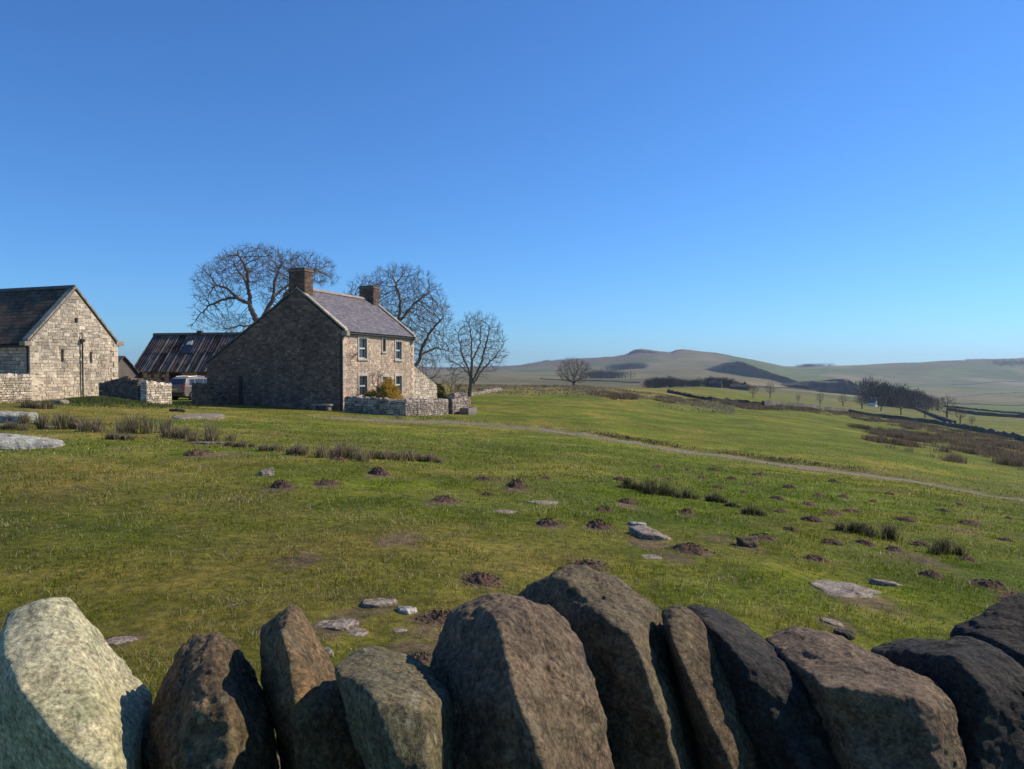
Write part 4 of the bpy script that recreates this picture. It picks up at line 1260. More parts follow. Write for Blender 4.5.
# ------------------------------------------------------------------ car
def car():
    rear = np.array([-25.35, 55.6])
    z = float(H(rear[:1], rear[1:])[0])
    o = thing('parked_car', 'grey estate car parked in the yard with its tail towards the field', 'car', (rear[0], rear[1], z), ROT)
    L, W = 4.75, 1.86
    # local: x across (0 = centre), y forward from the tail
    def loft(prof, halfs, name, mat, par, inset=0.0):
        """prof: side profile (y,z) ring; half widths per profile point"""
        n = len(prof); V = []; rings = [(-1, .0), (-1, .06), (1, .06), (1, .0)]
        V += [(-h + .05, y, zz) for (y, zz), h in zip(prof, halfs)]
        V += [(-h, y, zz) for (y, zz), h in zip([(y * .995 + .012, zz * .985 + .012) for y, zz in prof], halfs)]
        V += [(h, y, zz) for (y, zz), h in zip([(y * .995 + .012, zz * .985 + .012) for y, zz in prof], halfs)]
        V += [(h - .05, y, zz) for (y, zz), h in zip(prof, halfs)]
        # centre strip first
        Fc = []
        order = [1, 0, 3, 2]
        idx = lambda k, i: k * n + i
        for (a, b) in ((1, 0), (0, 3), (3, 2)):
            for i in range(n):
                j = (i + 1) % n
                Fc.append((idx(a, i), idx(a, j), idx(b, j), idx(b, i)))
        Fc.append(tuple(idx(1, i) for i in range(n))[::-1]); Fc.append(tuple(idx(2, i) for i in range(n)))
        ob = meshobj(name, np.array(V), Fc, mat, par, False)
        bv = ob.modifiers.new('b', 'BEVEL'); bv.width = .03; bv.segments = 2; bv.limit_method = 'ANGLE'; bv.angle_limit = math.radians(25)
        return ob
    low = [(0.02, .38), (-.02, .62), (.03, .95), (.10, 1.08), (1.2, 1.06), (3.2, 1.02), (3.45, 1.0), (4.4, .86), (4.7, .68), (4.75, .42), (4.6, .25), (4.25, .24), (4.2, .5), (4.0, .68), (3.65, .68), (3.45, .5), (3.4, .24), (1.3, .24), (1.25, .5), (1.05, .68), (.7, .68), (.5, .5), (.45, .26), (.15, .28)]
    loft(low, [W / 2] * len(low), 'body', M['carpaint'], o)
    up = [(.10, 1.06), (.22, 1.3), (.42, 1.62), (.7, 1.71), (1.6, 1.74), (2.4, 1.70), (2.75, 1.6), (3.45, 1.02)]
    loft(up, [W / 2 - .04, W / 2 - .1, W / 2 - .2, W / 2 - .25, W / 2 - .26, W / 2 - .26, W / 2 - .22, W / 2 - .06], 'cabin', M['carpaint'], o)
    g = MB()
    g.prism([(-.66, .155, 1.2), (.66, .155, 1.2), (.6, .37, 1.56), (-.6, .37, 1.56)], [(-.66, .125, 1.22), (.66, .125, 1.22), (.6, .34, 1.58), (-.6, .34, 1.58)])
    g.build('rear_window', M['carglass'], o)
    for s in (-1, 1):
        for (y0, y1, y2, y3) in ((.55, 1.18, 1.18, .72), (1.26, 2.1, 2.1, 1.26), (2.18, 3.0, 2.55, 2.18)):
            m = MB()
            def X(zz): return s * (W / 2 - .06 - (zz - 1.06) * .32 + .012)
            pts = [(y0, 1.14), (y1, 1.14), (y2, 1.58), (y3, 1.58)]
            A_ = [(X(zz) - s * .03, y, zz) for y, zz in pts]; B_ = [(X(zz) + s * .02, y, zz) for y, zz in pts]
            m.prism(A_ if s > 0 else A_[::-1], B_ if s > 0 else B_[::-1]); m.build('side_window', M['carglass'], o)
        m = MB(); m.box(s * .78 - .12, s * .78 + .12, -.04, .1, .82, 1.02); m.box(s * .83 - .05, s * .83 + .05, .02, .16, 1.02, 1.18); m.build('tail_light', M['redlamp'], o)
        m = MB(); m.tube([(s * .6, .75, 1.77), (s * .62, 1.6, 1.80), (s * .6, 2.4, 1.76)], .02, 6); m.build('roof_rail', M['alloy'], o)
        m = MB(); m.box(s * .98 - .08, s * .98 + .08, 2.95, 3.1, 1.08, 1.24); m.build('wing_mirror', M['carpaint'], o)
        for y in (.87, 3.82):
            w_ = MB(); x0 = s * (W / 2 - .22); x1 = s * (W / 2 - .0)
            w_.tube([(x0, y, .34), (x1, y, .34)], .34, 24); wh = w_.build('wheel', M['tyre'], o)
            rr = MB(); rr.tube([(x1 - s * .01, y, .34), (x1 + s * .012, y, .34)], .22, 20)
            rr.build('rim', M['alloy'], wh)
    m = MB(); m.box(-.9, .9, -.07, .08, .36, .58); m.build('bumper', M['plastic'], o)
    m = MB(); m.box(-.28, .28, -.035, -.0, .74, .86); m.build('number_plate', M['plate'], o)
    o.rotation_euler = (0, 0, ROT)
    # car centre line offset: tail spans the two rear corners
    o.location = (rear[0], rear[1], z)
car()

# ------------------------------------------------------------------ trees
def colonize(att, root, step, kill, infl, seed, trunk_h, maxit=160, bias=0.25, start=None):
    r = np.random.default_rng(seed)
    nodes = [np.array(root, float)]; par = [-1]
    if start is None:
        p = np.array(root, float); d = np.array([r.normal(0, .04), r.normal(0, .04), 1.0])
        while p[2] - root[2] < trunk_h:
            d = d + np.array([r.normal(0, .07), r.normal(0, .07), 0]); d /= np.linalg.norm(d)
            p = p + d * step; nodes.append(p.copy()); par.append(len(nodes) - 2)
    else:
        for limb in start:
            q0 = np.array(limb[0], float)
            b_ = int(np.argmin(np.linalg.norm(np.array(nodes) - q0, axis=1))) if len(nodes) > 1 else 0
            cur = b_
            for q in limb[1:]:
                base = nodes[cur].copy(); q = np.array(q, float); n = max(1, int(round(np.linalg.norm(q - base) / step)))
                for k in range(n):
                    nodes.append(base + (q - base) * (k + 1) / n + r.normal(0, step * .16, 3)); par.append(cur); cur = len(nodes) - 1
    N = np.array(nodes); att = att.copy()
    near = np.full(len(att), -1); nd = np.full(len(att), 1e9)
    def upd(idx0):
        nonlocal near, nd
        M_ = N[idx0:]
        for a in range(0, len(att), 2000):
            d = np.linalg.norm(att[a:a+2000, None] - M_[None], axis=2); j = d.argmin(1); dd = d[np.arange(len(j)), j]
            b = dd < nd[a:a+2000]
            nd[a:a+2000] = np.where(b, dd, nd[a:a+2000]); near[a:a+2000] = np.where(b, j + idx0, near[a:a+2000])
    upd(0)
    grown = {}
    for it in range(maxit):
        if len(att) == 0: break
        ok = nd < infl
        if not ok.any(): break
        dirs = att[ok] - N[near[ok]]; dirs /= np.linalg.norm(dirs, axis=1)[:, None] + 1e-9
        uq, inv = np.unique(near[ok], return_inverse=True)
        acc = np.zeros((len(uq), 3)); np.add.at(acc, inv, dirs)
        acc /= np.linalg.norm(acc, axis=1)[:, None] + 1e-9
        new = []
        for k, u in enumerate(uq):
            if grown.get(u, 0) >= 3: continue
            pd = N[u] - N[par[u]] if par[u] >= 0 else np.array([0, 0, 1.0])
            pd = pd / (np.linalg.norm(pd) + 1e-9)
            d = acc[k] + (bias + .15) * pd + r.normal(0, .14, 3); d /= np.linalg.norm(d)
            new.append(N[u] + d * step); par.append(int(u)); grown[u] = grown.get(u, 0) + 1
        if not new: break
        i0 = len(N); N = np.concatenate([N, np.array(new)])
        upd(i0)
        keep = nd > kill
        att = att[keep]; near = near[keep]; nd = nd[keep]
    return N, np.array(par)

def add_twigs(N, par, seed, per=3, ln=0.35, nseg=2, spread=0.8, up=0.25, every=1, maxchild=4, out=.75):
    r = np.random.default_rng(seed)
    ch = np.bincount(par[par >= 0], minlength=len(N))
    cnt = np.zeros(len(N))
    # thin = few descendants
    desc = np.ones(len(N))
    for i in range(len(N) - 1, 0, -1): desc[par[i]] += desc[i]
    NN = [N]; PP = [par]; base = len(N)
    sel = np.where(desc < maxchild)[0]
    cen = np.array([np.mean(N[:, 0]), np.mean(N[:, 1]), np.percentile(N[:, 2], 25)])
    cur_p, cur_d, cur_i = [], [], []
    for i in sel:
        if par[i] < 0: continue
        pd = N[i] - N[par[i]]; pd /= np.linalg.norm(pd) + 1e-9
        k = per if desc[i] <= 1 else max(1, per // 2)
        for _ in range(k):
            ov = N[i] - cen; ov /= np.linalg.norm(ov) + 1e-9
            d = pd * .5 + ov * out + r.normal(0, spread * .7, 3); d[2] += up; d /= np.linalg.norm(d)
            cur_p.append(N[i]); cur_d.append(d); cur_i.append(i)
    cur_p = np.array(cur_p); cur_d = np.array(cur_d); cur_i = np.array(cur_i)
    for s in range(nseg):
        l = ln * r.uniform(.6, 1.3, len(cur_p))[:, None]
        d = cur_d + r.normal(0, .25, cur_d.shape); d /= np.linalg.norm(d, axis=1)[:, None]
        p = cur_p + d * l
        NN.append(p); PP.append(cur_i)
        cur_i = np.arange(base, base + len(p)); base += len(p); cur_p = p; cur_d = d
    return np.concatenate(NN), np.concatenate(PP)

def tree_meshes(N, par, tip=0.006, expo=2.35, thick=0.03, flare=1.5, maxr=None):
    n = len(N); rad = np.zeros(n); acc = np.zeros(n)
    order = range(n - 1, -1, -1)
    # parents always precede children
    for i in order:
        rad[i] = tip if acc[i] == 0 else acc[i] ** (1 / expo)
        if par[i] >= 0: acc[par[i]] += rad[i] ** expo
    if maxr: 
        k = maxr / rad[0]
        rad = np.where(rad > tip * 2, tip * 2 + (rad - tip * 2) * k, rad) if k < 1 else rad * (1 + (k - 1) * np.clip(rad / rad[0], 0, 1) ** .5)
    big = np.zeros(n, int) - 1
    for i in range(1, n):
        if big[par[i]] < 0 or rad[i] > rad[big[par[i]]]: big[par[i]] = i
    res = {}
    VT, FT, VC, FC = [], [], [], []
    ring = {}                      # node -> (part, start index, sides, frame)
    def mkring(V, p, d, a, r_, s):
        b = len(V); c = np.cross(d, a)
        for k in range(s):
            t = 2 * PI * k / s; V.append(p + (a * math.cos(t) + c * math.sin(t)) * r_)
        return b
    frames = [None] * n
    for i in range(1, n):
        j = par[i]; d = N[i] - N[j]; L = np.linalg.norm(d)
        if L < 1e-6: d = np.array([0, 0, 1.0])
        else: d = d / L
        isT = rad[i] > thick
        V, Fc, s = (VT, FT, 7 if rad[i] > .12 else 5) if isT else (VC, FC, 3)
        fa = frames[j] if frames[j] is not None else np.array([1.0, 0.03, 0])
        a = fa - d * (fa @ d)
        la = np.linalg.norm(a)
        a = np.array([d[1], -d[0], .1]) if la < 1e-3 else a / la
        a = a - d * (a @ d); a /= np.linalg.norm(a)
        frames[i] = a
        rj = ring.get(j)
        if rj is not None and big[j] == i and rj[0] == isT and rj[2] == s:
            b0 = rj[1]
        else:
            r0 = min(rad[j], rad[i] * 1.35) if big[j] != i else rad[j]
            b0 = mkring(V, N[j], d, a, r0, s)
        b1 = mkring(V, N[i], d, a, rad[i], s)
        ring[i] = (isT, b1, s)
        for k in range(s):
            Fc.append((b0 + k, b0 + (k + 1) % s, b1 + (k + 1) % s, b1 + k))
    return np.array(VT), np.array(FT), np.array(VC), np.array(FC), rad

def crown_points(ells, n, seed, shell=0.5):
    r = np.random.default_rng(seed); out = []
    wts = np.array([e[3] * e[4] * e[5] for e in ells]); wts = wts ** .8; wts /= wts.sum()
    for k, e in enumerate(ells):
        m = int(n * wts[k]); v = r.normal(0, 1, (m, 3)); v /= np.linalg.norm(v, axis=1)[:, None]
        rr = r.random(m) ** (1 / 3) * (1 - shell) + shell * r.uniform(.75, 1, m)
        out.append(np.array(e[:3]) + v * rr[:, None] * np.array(e[3:6]))
    return np.concatenate(out)

def bare_tree(label, base, ells, natt, seed, trunk_h=2.0, step=.32, kill=.6, infl=5.0, tw=(3, .33, 2, .8, .2), thick=.035, maxr=.32, col=(.21, .155, .105), tcol=(.145, .115, .09), start=None, name='bare_tree', group=None, tip=.0065, bias=.25, shell=.5):
    att = crown_points(ells, natt, seed, shell)
    N, par = colonize(att, (0, 0, -.3), step, kill, infl, seed, trunk_h, start=start, bias=bias)
    N, par = add_twigs(N, par, seed + 1, tw[0], tw[1], tw[2], tw[3], tw[4])
    VT, FT, VC, FC, rad = tree_meshes(N, par, tip, thick=thick, maxr=maxr)
    o = thing(name, label, 'tree', base, 0, group)
    nt_ = np.clip(1 + .35 * fbm(VT * 1.5, 3, seed), .5, 1.6)[:, None]
    C_ = np.array(col) * nt_
    def mk(nm, V, Fc, mat, c):
        tag_ = [tuple(f) for f in Fc]
        return meshobj(nm, V, Fc, mat, o, True, c)
    # quads as one array
    mk('trunk', VT, FT, M['bark'], C_)
    mk('crown', VC, FC, M['twig'], np.tile(np.array(tcol), (len(VC), 1)))
    return o

def onturf(px, D):
    x = (px - 512) / F * D
    return np.array([x, D, float(H(np.array([x]), np.array([D]))[0])])

# big tree behind the house, wide umbrella crown
bT = onturf(262, 76)
def E(px, py, rx, ry, D=76, b=None, dy=0, dep=None):
    """ellipsoid from pixel centre and pixel radii, relative to a tree base"""
    k = D / F
    return ((px - 512) * k - b[0], dy, CZ - (py - 369) * k - b[2], rx * k, dep if dep else rx * k, ry * k)
def L_(b, D, pts, dy0=0, dy1=0):
    k = D / F; n = len(pts)
    return [((p[0] - 512) * k - b[0], dy0 + (dy1 - dy0) * i / (n - 1), CZ - (p[1] - 369) * k - b[2]) for i, p in enumerate(pts)]
root0 = [(0, 0, -.3)]
limbs1 = [root0 + L_(bT, 76, [(262, 380), (262, 350), (261, 328)]),
          L_(bT, 76, [(261, 328), (250, 305), (240, 299), (226, 300), (214, 306), (204, 318), (198, 328)], 0, -1.5),
          L_(bT, 76, [(252, 310), (247, 290), (238, 275), (226, 262)], 0, 2.5), L_(bT, 76, [(247, 290), (252, 272), (247, 256)], 0, -2.5),
          L_(bT, 76, [(261, 328), (266, 308), (272, 296), (272, 278), (278, 262)], 0, 1.5), L_(bT, 76, [(264, 318), (276, 312), (288, 296), (304, 280), (320, 273), (334, 278)], 0, -2),
          L_(bT, 76, [(272, 296), (286, 280), (298, 264)], .8, 3.5), L_(bT, 76, [(240, 299), (226, 288), (212, 284), (202, 292)], -.5, 2), L_(bT, 76, [(261, 326), (245, 326), (230, 332)], 0, -2)]
bare_tree('big bare spreading tree behind the long shaded gable, left of the first chimney', bT,
          [E(262, 268, 46, 22, b=bT), E(222, 285, 28, 26, b=bT), E(206, 312, 14, 22, b=bT), E(305, 270, 30, 17, b=bT, dep=4), E(285, 298, 28, 22, b=bT), E(240, 325, 28, 14, b=bT), E(327, 280, 13, 9, b=bT)],
          6200, 101, start=limbs1, step=.26, kill=.36, infl=2.6, maxr=.42, thick=.045, shell=.1, tw=(4, .27, 2, .9, .1), tip=.0075)
bT2 = onturf(412, 82)
limbs2 = [root0 + L_(bT2, 82, [(411, 388), (409, 374)]), L_(bT2, 82, [(409, 374), (402, 350), (398, 325), (399, 300), (394, 280)], 0, 1.5),
          L_(bT2, 82, [(409, 374), (420, 360), (424, 346), (434, 330), (446, 318)], 0, -2.5), L_(bT2, 82, [(422, 355), (436, 348), (450, 352)], -1, 1),
          L_(bT2, 82, [(401, 345), (388, 325), (372, 308), (356, 296)], .3, -2.5), L_(bT2, 82, [(398, 322), (412, 302), (426, 290)], .8, 3), L_(bT2, 82, [(403, 355), (388, 350), (372, 340)], 0, 3)]
bare_tree('bare round-headed tree behind the second chimney of the house', bT2,
          [E(400, 310, 50, 46, 82, bT2), E(425, 328, 30, 36, 82, bT2), E(362, 302, 20, 28, 82, bT2), E(436, 348, 20, 18, 82, bT2), E(385, 345, 30, 30, 82, bT2)],
          7800, 102, start=limbs2, step=.26, kill=.36, infl=2.6, maxr=.40, thick=.045, shell=.1, tw=(4, .27, 2, .8, .2), tip=.0075)
bT3 = hit(470, 396.5)
D3 = bT3[1]
limbs3 = [root0 + L_(bT3, D3, [(470, 392), (471, 382)]), L_(bT3, D3, [(471, 382), (472, 360), (471, 338), (469, 322)], 0, .8), L_(bT3, D3, [(471, 384), (481, 364), (487, 342), (490, 328)], 0, -1.2),
          L_(bT3, D3, [(471, 386), (480, 374), (493, 358), (503, 345)], 0, 1.4), L_(bT3, D3, [(471, 378), (463, 356), (459, 334)], 0, -1), L_(bT3, D3, [(471, 376), (458, 364), (448, 360)], 0, 1.2), L_(bT3, D3, [(472, 362), (480, 342), (480, 322)], .4, 1.5)]
bare_tree('slender bare tree with upswept branches standing alone right of the garden wall', bT3,
          [E(478, 345, 28, 33, D3, bT3), E(460, 360, 15, 24, D3, bT3), E(492, 352, 15, 20, D3, bT3), E(474, 326, 13, 13, D3, bT3)],
          3000, 103, start=limbs3, step=.24, kill=.36, infl=2.4, maxr=.24, thick=.035, tw=(3, .3, 2, .45, .6), bias=.6, tip=.008, shell=.1)
bT4 = onturf(573.5, 122)
bare_tree('small rounded bare hawthorn on the crest of the field, against the far hill', bT4,
          [E(574, 371, 18, 13, 122, bT4)], 1300, 104, trunk_h=.9, step=.22, kill=.34, infl=3, maxr=.22, thick=.04, tw=(3, .3, 2, .7, .2), tip=.010, shell=.1)

# row of field trees in the valley: small, countable
valley = [(753, 398, 12, 'thin bare tree at the left end of the valley row, beside the dark crag'), (770, 398, 15, 'bare tree second in the valley row, below the dark crag foot'),
          (798, 402.5, 8, 'very small bare thorn between two larger valley trees'), (820, 405, 12, 'small upright bare tree in the valley row, left of the twin pair'),
          (843, 406.5, 12, 'bare spindly tree in the valley row just left of the round bushy one'), (862, 409, 15, 'round bushy bare tree in the valley row, left of the copse'),
          (881, 411, 15, 'narrow-footed bare tree next right of the round bushy one'), (901, 415, 18, 'bare tree in front of the left part of the copse'),
          (925, 418, 16, 'bare tree in front of the middle of the copse'), (947, 421, 24, 'tallest bare tree at the right end of the copse'),
          (960, 424, 17, 'brown bare tree just beyond the right end of the copse'), (972, 426, 10, 'low greenish bush last in the valley row')]
protos = []
for k in range(3):
    att = crown_points([(0, 0, 3.5, 1.9, 1.9, 2.1), (.5, .3, 3.0, 1.6, 1.6, 1.5)], 520, 200 + k, .1)
    N, par = colonize(att, (0, 0, -.3), .35, .6, 4.0, 200 + k, 1.2)
    N, par = add_twigs(N, par, 210 + k, 3, .34, 3, .7, .3)
    protos.append(tree_meshes(N, par, .014, thick=.05, maxr=.2))
pm = [None] * 3
def small_tree(label, p, hh, k, sx=1.0, tc=(.12, .095, .07), group='bare trees dotted along the valley', name='bare_tree'):
    o = thing(name, label, 'tree', p, random.uniform(0, 6), group)
    s = hh / 5.8
    o.scale = (s * sx, s * sx, s)
    VT, FT, VC, FC, _ = protos[k]
    if pm[k] is None:
        a = meshobj('trunk', VT, FT, M['bark'], o, True, np.tile(np.array((.12, .095, .07)), (len(VT), 1)))
        b = meshobj('crown', VC, FC, M['twig'], o, True, np.tile(np.array(tc), (len(VC), 1)))
        pm[k] = (a.data, b.data)
    else:
        for nm, d in zip(('trunk', 'crown'), pm[k]):
            q = bpy.data.objects.new(nm, d); COL.objects.link(q); q.parent = o
    return o
for k, (px, py, hp, lab) in enumerate(valley):
    p = hit(px, py)
    small_tree(lab, p, hp * p[1] / F * 1.05, k % 3, 1.15 if 'round' in lab else .95)

# ------------------------------------------------------------------ shrubs
def leafy(name, label, base, ells, n, size, cols, seed, stems=12, cat='bush', stemcol=(.10, .075, .05)):
    r = np.random.default_rng(seed)
    o = thing(name, label, cat, base)
    pts = crown_points(ells, n, seed, .55)
    pts = pts[pts[:, 2] > .02]
    f = fbm(pts * 2.6, 4, seed, .65)
    pts = pts[f > r.uniform(-.3, .12, len(pts))] 
    pts = pts + r.normal(0, .05, pts.shape)
    m = len(pts)
    d1 = r.normal(0, 1, (m, 3)); d1[:, 2] += .6; d1 /= np.linalg.norm(d1, axis=1)[:, None]
    d2 = np.cross(d1, r.normal(0, 1, (m, 3))); d2 /= np.linalg.norm(d2, axis=1)[:, None]
    sz = size * r.uniform(.6, 1.4, m)[:, None]
    V = np.stack([pts - d2 * sz * .3, pts + d2 * sz * .3, pts + d1 * sz], 1).reshape(-1, 3)
    Fc = np.arange(3 * m).reshape(-1, 3)
    ci = r.integers(0, len(cols), m)
    g = (1 + .4 * fbm(pts * 3, 2, seed + 5))[:, None]
    C_ = np.repeat(np.array(cols)[ci] * g, 3, 0)
    meshobj('foliage', V, Fc, M['leaf'], o, False, C_)
    mb = MB(); rr = random.Random(seed)
    for k in range(stems):
        t = rr.choice(list(pts[:: max(1, m // 60)]))
        b = np.array([rr.uniform(-.1, .1), rr.uniform(-.1, .1), -.1]); mid = (b + t) / 2 + np.array([rr.uniform(-.1, .1), rr.uniform(-.1, .1), .15])
        mb.tube([b, mid, t], [.03, .018, .006], 5, stemcol)
    mb.build('stems', M['bark'], o)
    return o
gb = A + nv * 1.6 + uv_ * 3.4
gzb = float(H(gb[:1], gb[1:])[0])
leafy('flowering_shrub', 'golden-orange shrub in the garden in front of the house door', (gb[0], gb[1], gzb), [(0, 0, 1.15, .85, .95, 1.0), (.3, -.5, .8, .8, .9, .7), (-.1, .3, 1.7, .5, .5, .7), (.1, -1.1, .9, .6, .7, .75), (-.2, -.5, 1.5, .35, .4, .7)], 15000, .10,
      [(.60, .36, .04), (.50, .31, .04), (.34, .25, .05), (.17, .16, .03), (.62, .40, .07)], 301)
gb2 = A + nv * 1.6 + uv_ * 1.2
leafy('garden_shrub', 'dark green shrub hugging the left side of the golden-orange one', (gb2[0], gb2[1], gzb), [(0, 0, .8, .85, .9, .85), (.3, .5, 1.1, .6, .6, .7), (0, -.5, .7, .6, .6, .6)], 8000, .10,
      [(.05, .065, .02), (.07, .08, .025), (.10, .10, .03), (.16, .12, .03)], 302)
gb3 = A + nv * 0.9 + uv_ * 3.0
o3 = bare_tree('bare brownish shrub rising above the golden-orange one against the house wall', (gb3[0], gb3[1], gzb), [(0, 0, 2.1, .6, .6, .75)], 260, 303, trunk_h=.5, step=.13, kill=.22, infl=2, maxr=.05, thick=.012, tw=(3, .14, 2, .6, .3), tip=.006, name='bare_shrub')
o3['category'] = 'shrub'
hb = P(437, 385, 66); hz = float(H(np.array([hb[0]]), np.array([hb[1]]))[0])
leafy('evergreen_bush', 'dark evergreen bush behind the low end of the lean-to', (hb[0], hb[1], hz), [(0, 0, 1.0, .8, .8, .95), (.2, 0, .5, .9, .9, .5)], 5000, .12, [(.03, .045, .015), (.04, .055, .02), (.025, .035, .015)], 304)
for (px, py, D_, rr_, lab, sd) in ((425, 372, 70, 1.6, 'brown bare thicket rising behind the lean-to roof', 305), (449, 389, 72, 1.1, 'scrubby brown bush beyond the end of the garden wall', 306), (458, 394, 78, .8, 'low twiggy bush between the garden wall and the slender tree', 307)):
    b = onturf(px, D_)
    oo = bare_tree(lab, b, [(0, 0, (b[2] * 0 + (CZ - (py - 369) / F * D_) - b[2]), rr_, rr_, rr_ * .9)], int(320 * rr_), sd, trunk_h=.4, step=.2, kill=.34, infl=3.5, maxr=.08, thick=.02, tw=(4, .25, 2, .8, .2), tip=.008, name='thicket', tcol=(.17, .12, .085))
    oo['category'] = 'bush'
# climbing plant on the house front (leafless)
cl = thing('climbing_plant', 'leafless climber reaching across the sunny wall left of the upper window', 'plant', (A[0], A[1], CZ - 2.82), ROT)
mb = MB(); r = random.Random(4)
def grow(p, d, n, rad):
    pts = [p]; 
    for k in range(n):
        d = (d[0] + r.uniform(-.3, .3), d[1] + r.uniform(-.3, .3)); L = math.hypot(*d); d = (d[0] / L, d[1] / L)
        p = (.10 + r.uniform(0, .06), p[1] + d[0] * .12, p[2] + d[1] * .12); pts.append(p)
        if n > 3 and r.random() < .55: grow(p, (d[0] + r.uniform(-1, 1), d[1] + r.uniform(-1, 1)), n // 2, rad * .6)
    mb.tube(pts, [rad * (1 - .7 * i / len(pts)) for i in range(len(pts))], 4)
grow((.1, 1.75, 3.95), (-1, -.35), 9, .025); grow((.1, 1.75, 3.95), (-1, .1), 6, .02)
mb.build('stems', M['darkwood'], cl)

# ------------------------------------------------------------------ far things
def far_wall(label, pix, h=1.25, th=.7, col=(.075, .068, .055), seed=0, name='stone_wall', step=2.0, jag=.2, group=None):
    pts = [hit(*p)[:2] for p in pix]
    path = [pts[0]]
    for a, b in zip(pts[:-1], pts[1:]):
        n = max(1, int(np.hypot(*(b - a)) / step))
        for k in range(n): path.append(a + (b - a) * (k + 1) / n)
    path = np.array(path); r = np.random.default_rng(seed)
    z = H(path[:, 0], path[:, 1])
    d = np.gradient(path, axis=0); d /= np.linalg.norm(d, axis=1)[:, None] + 1e-9; nn = np.stack([-d[:, 1], d[:, 0]], 1) * th / 2
    t = z + h * (1 + r.uniform(-jag, jag, len(z)))
    c0 = np.array([path[0][0], path[0][1], z[0]])
    a = np.column_stack([path + nn, z - .5]); b = np.column_stack([path - nn, z - .5]); c = np.column_stack([path - nn * .6, t]); e = np.column_stack([path + nn * .6, t + r.uniform(-.05, .05, len(z))])
    V = np.stack([a, b, c, e], 1).reshape(-1, 3) - c0
    n = len(path); Fc = []
    for i in range(n - 1):
        for k in range(4): Fc.append((i * 4 + k, i * 4 + (k + 1) % 4, (i + 1) * 4 + (k + 1) % 4, (i + 1) * 4 + k))
    Fc += [(3, 2, 1, 0), tuple((n - 1) * 4 + k for k in range(4))]
    C_ = np.repeat(np.array(col) * r.uniform(.7, 1.3, n)[:, None], 4, 0)
    o = meshobj(name, V, Fc, M['far'], None, False, C_, c0)
    return tag(o, label, 'wall', group or 'dry stone walls dividing the far fields')
far_wall('dark field wall running down from the left of the rush beds towards the thorn trees', [(668, 392.5), (690, 397), (712, 401), (738, 403), (763, 405.5)], .55, .6, (.10, .088, .07), seed=1, step=.7, jag=.35)
far_wall('long low wall beyond the brown rush band, falling to the right edge of the view', [(763, 406), (812, 409), (848, 412.5), (884, 418), (937, 424), (980, 432), (1024, 441), (1070, 452)], 1.0, .7, (.15, .125, .095), seed=2)
far_wall('wall slanting down in front of the copse to join the long low wall', [(860, 396), (880, 398.5), (905, 406), (925, 413), (955, 425)], 1.1, .8, seed=3)
far_wall('upper valley wall level with the cottage, left of the copse', [(735, 387.5), (780, 388.5), (833, 391.5), (866, 394)], 1.6, 1, seed=4)
far_wall('first far wall right of the copse, nearly level', [(944, 404), (975, 404.5), (1030, 405)], 1.3, 1.2, seed=5)
far_wall('second far wall right of the copse, slanting gently down', [(944, 407), (965, 409), (1000, 412.5), (1035, 416)], 1.3, 1.2, seed=6)
far_wall('third far wall right of the copse, lowest and darkest', [(948, 410), (980, 415.5), (1030, 418.5)], 1.7, 1.2, seed=7)
far_wall('thin wall crossing the brown hillside below the craggy summit', [(540, 379), (600, 381), (640, 383), (690, 380)], 1.1, 1.5, (.13, .115, .09), seed=8, step=8)
far_wall('faint wall climbing the far right moor', [(950, 398), (985, 394), (1030, 392)], 1.4, 2, (.12, .11, .09), seed=9, step=8)
far_wall('faint wall high on the far right moor', [(900, 388), (950, 385), (1000, 382), (1035, 381)], 1.8, 2.5, (.12, .11, .09), seed=10, step=12)

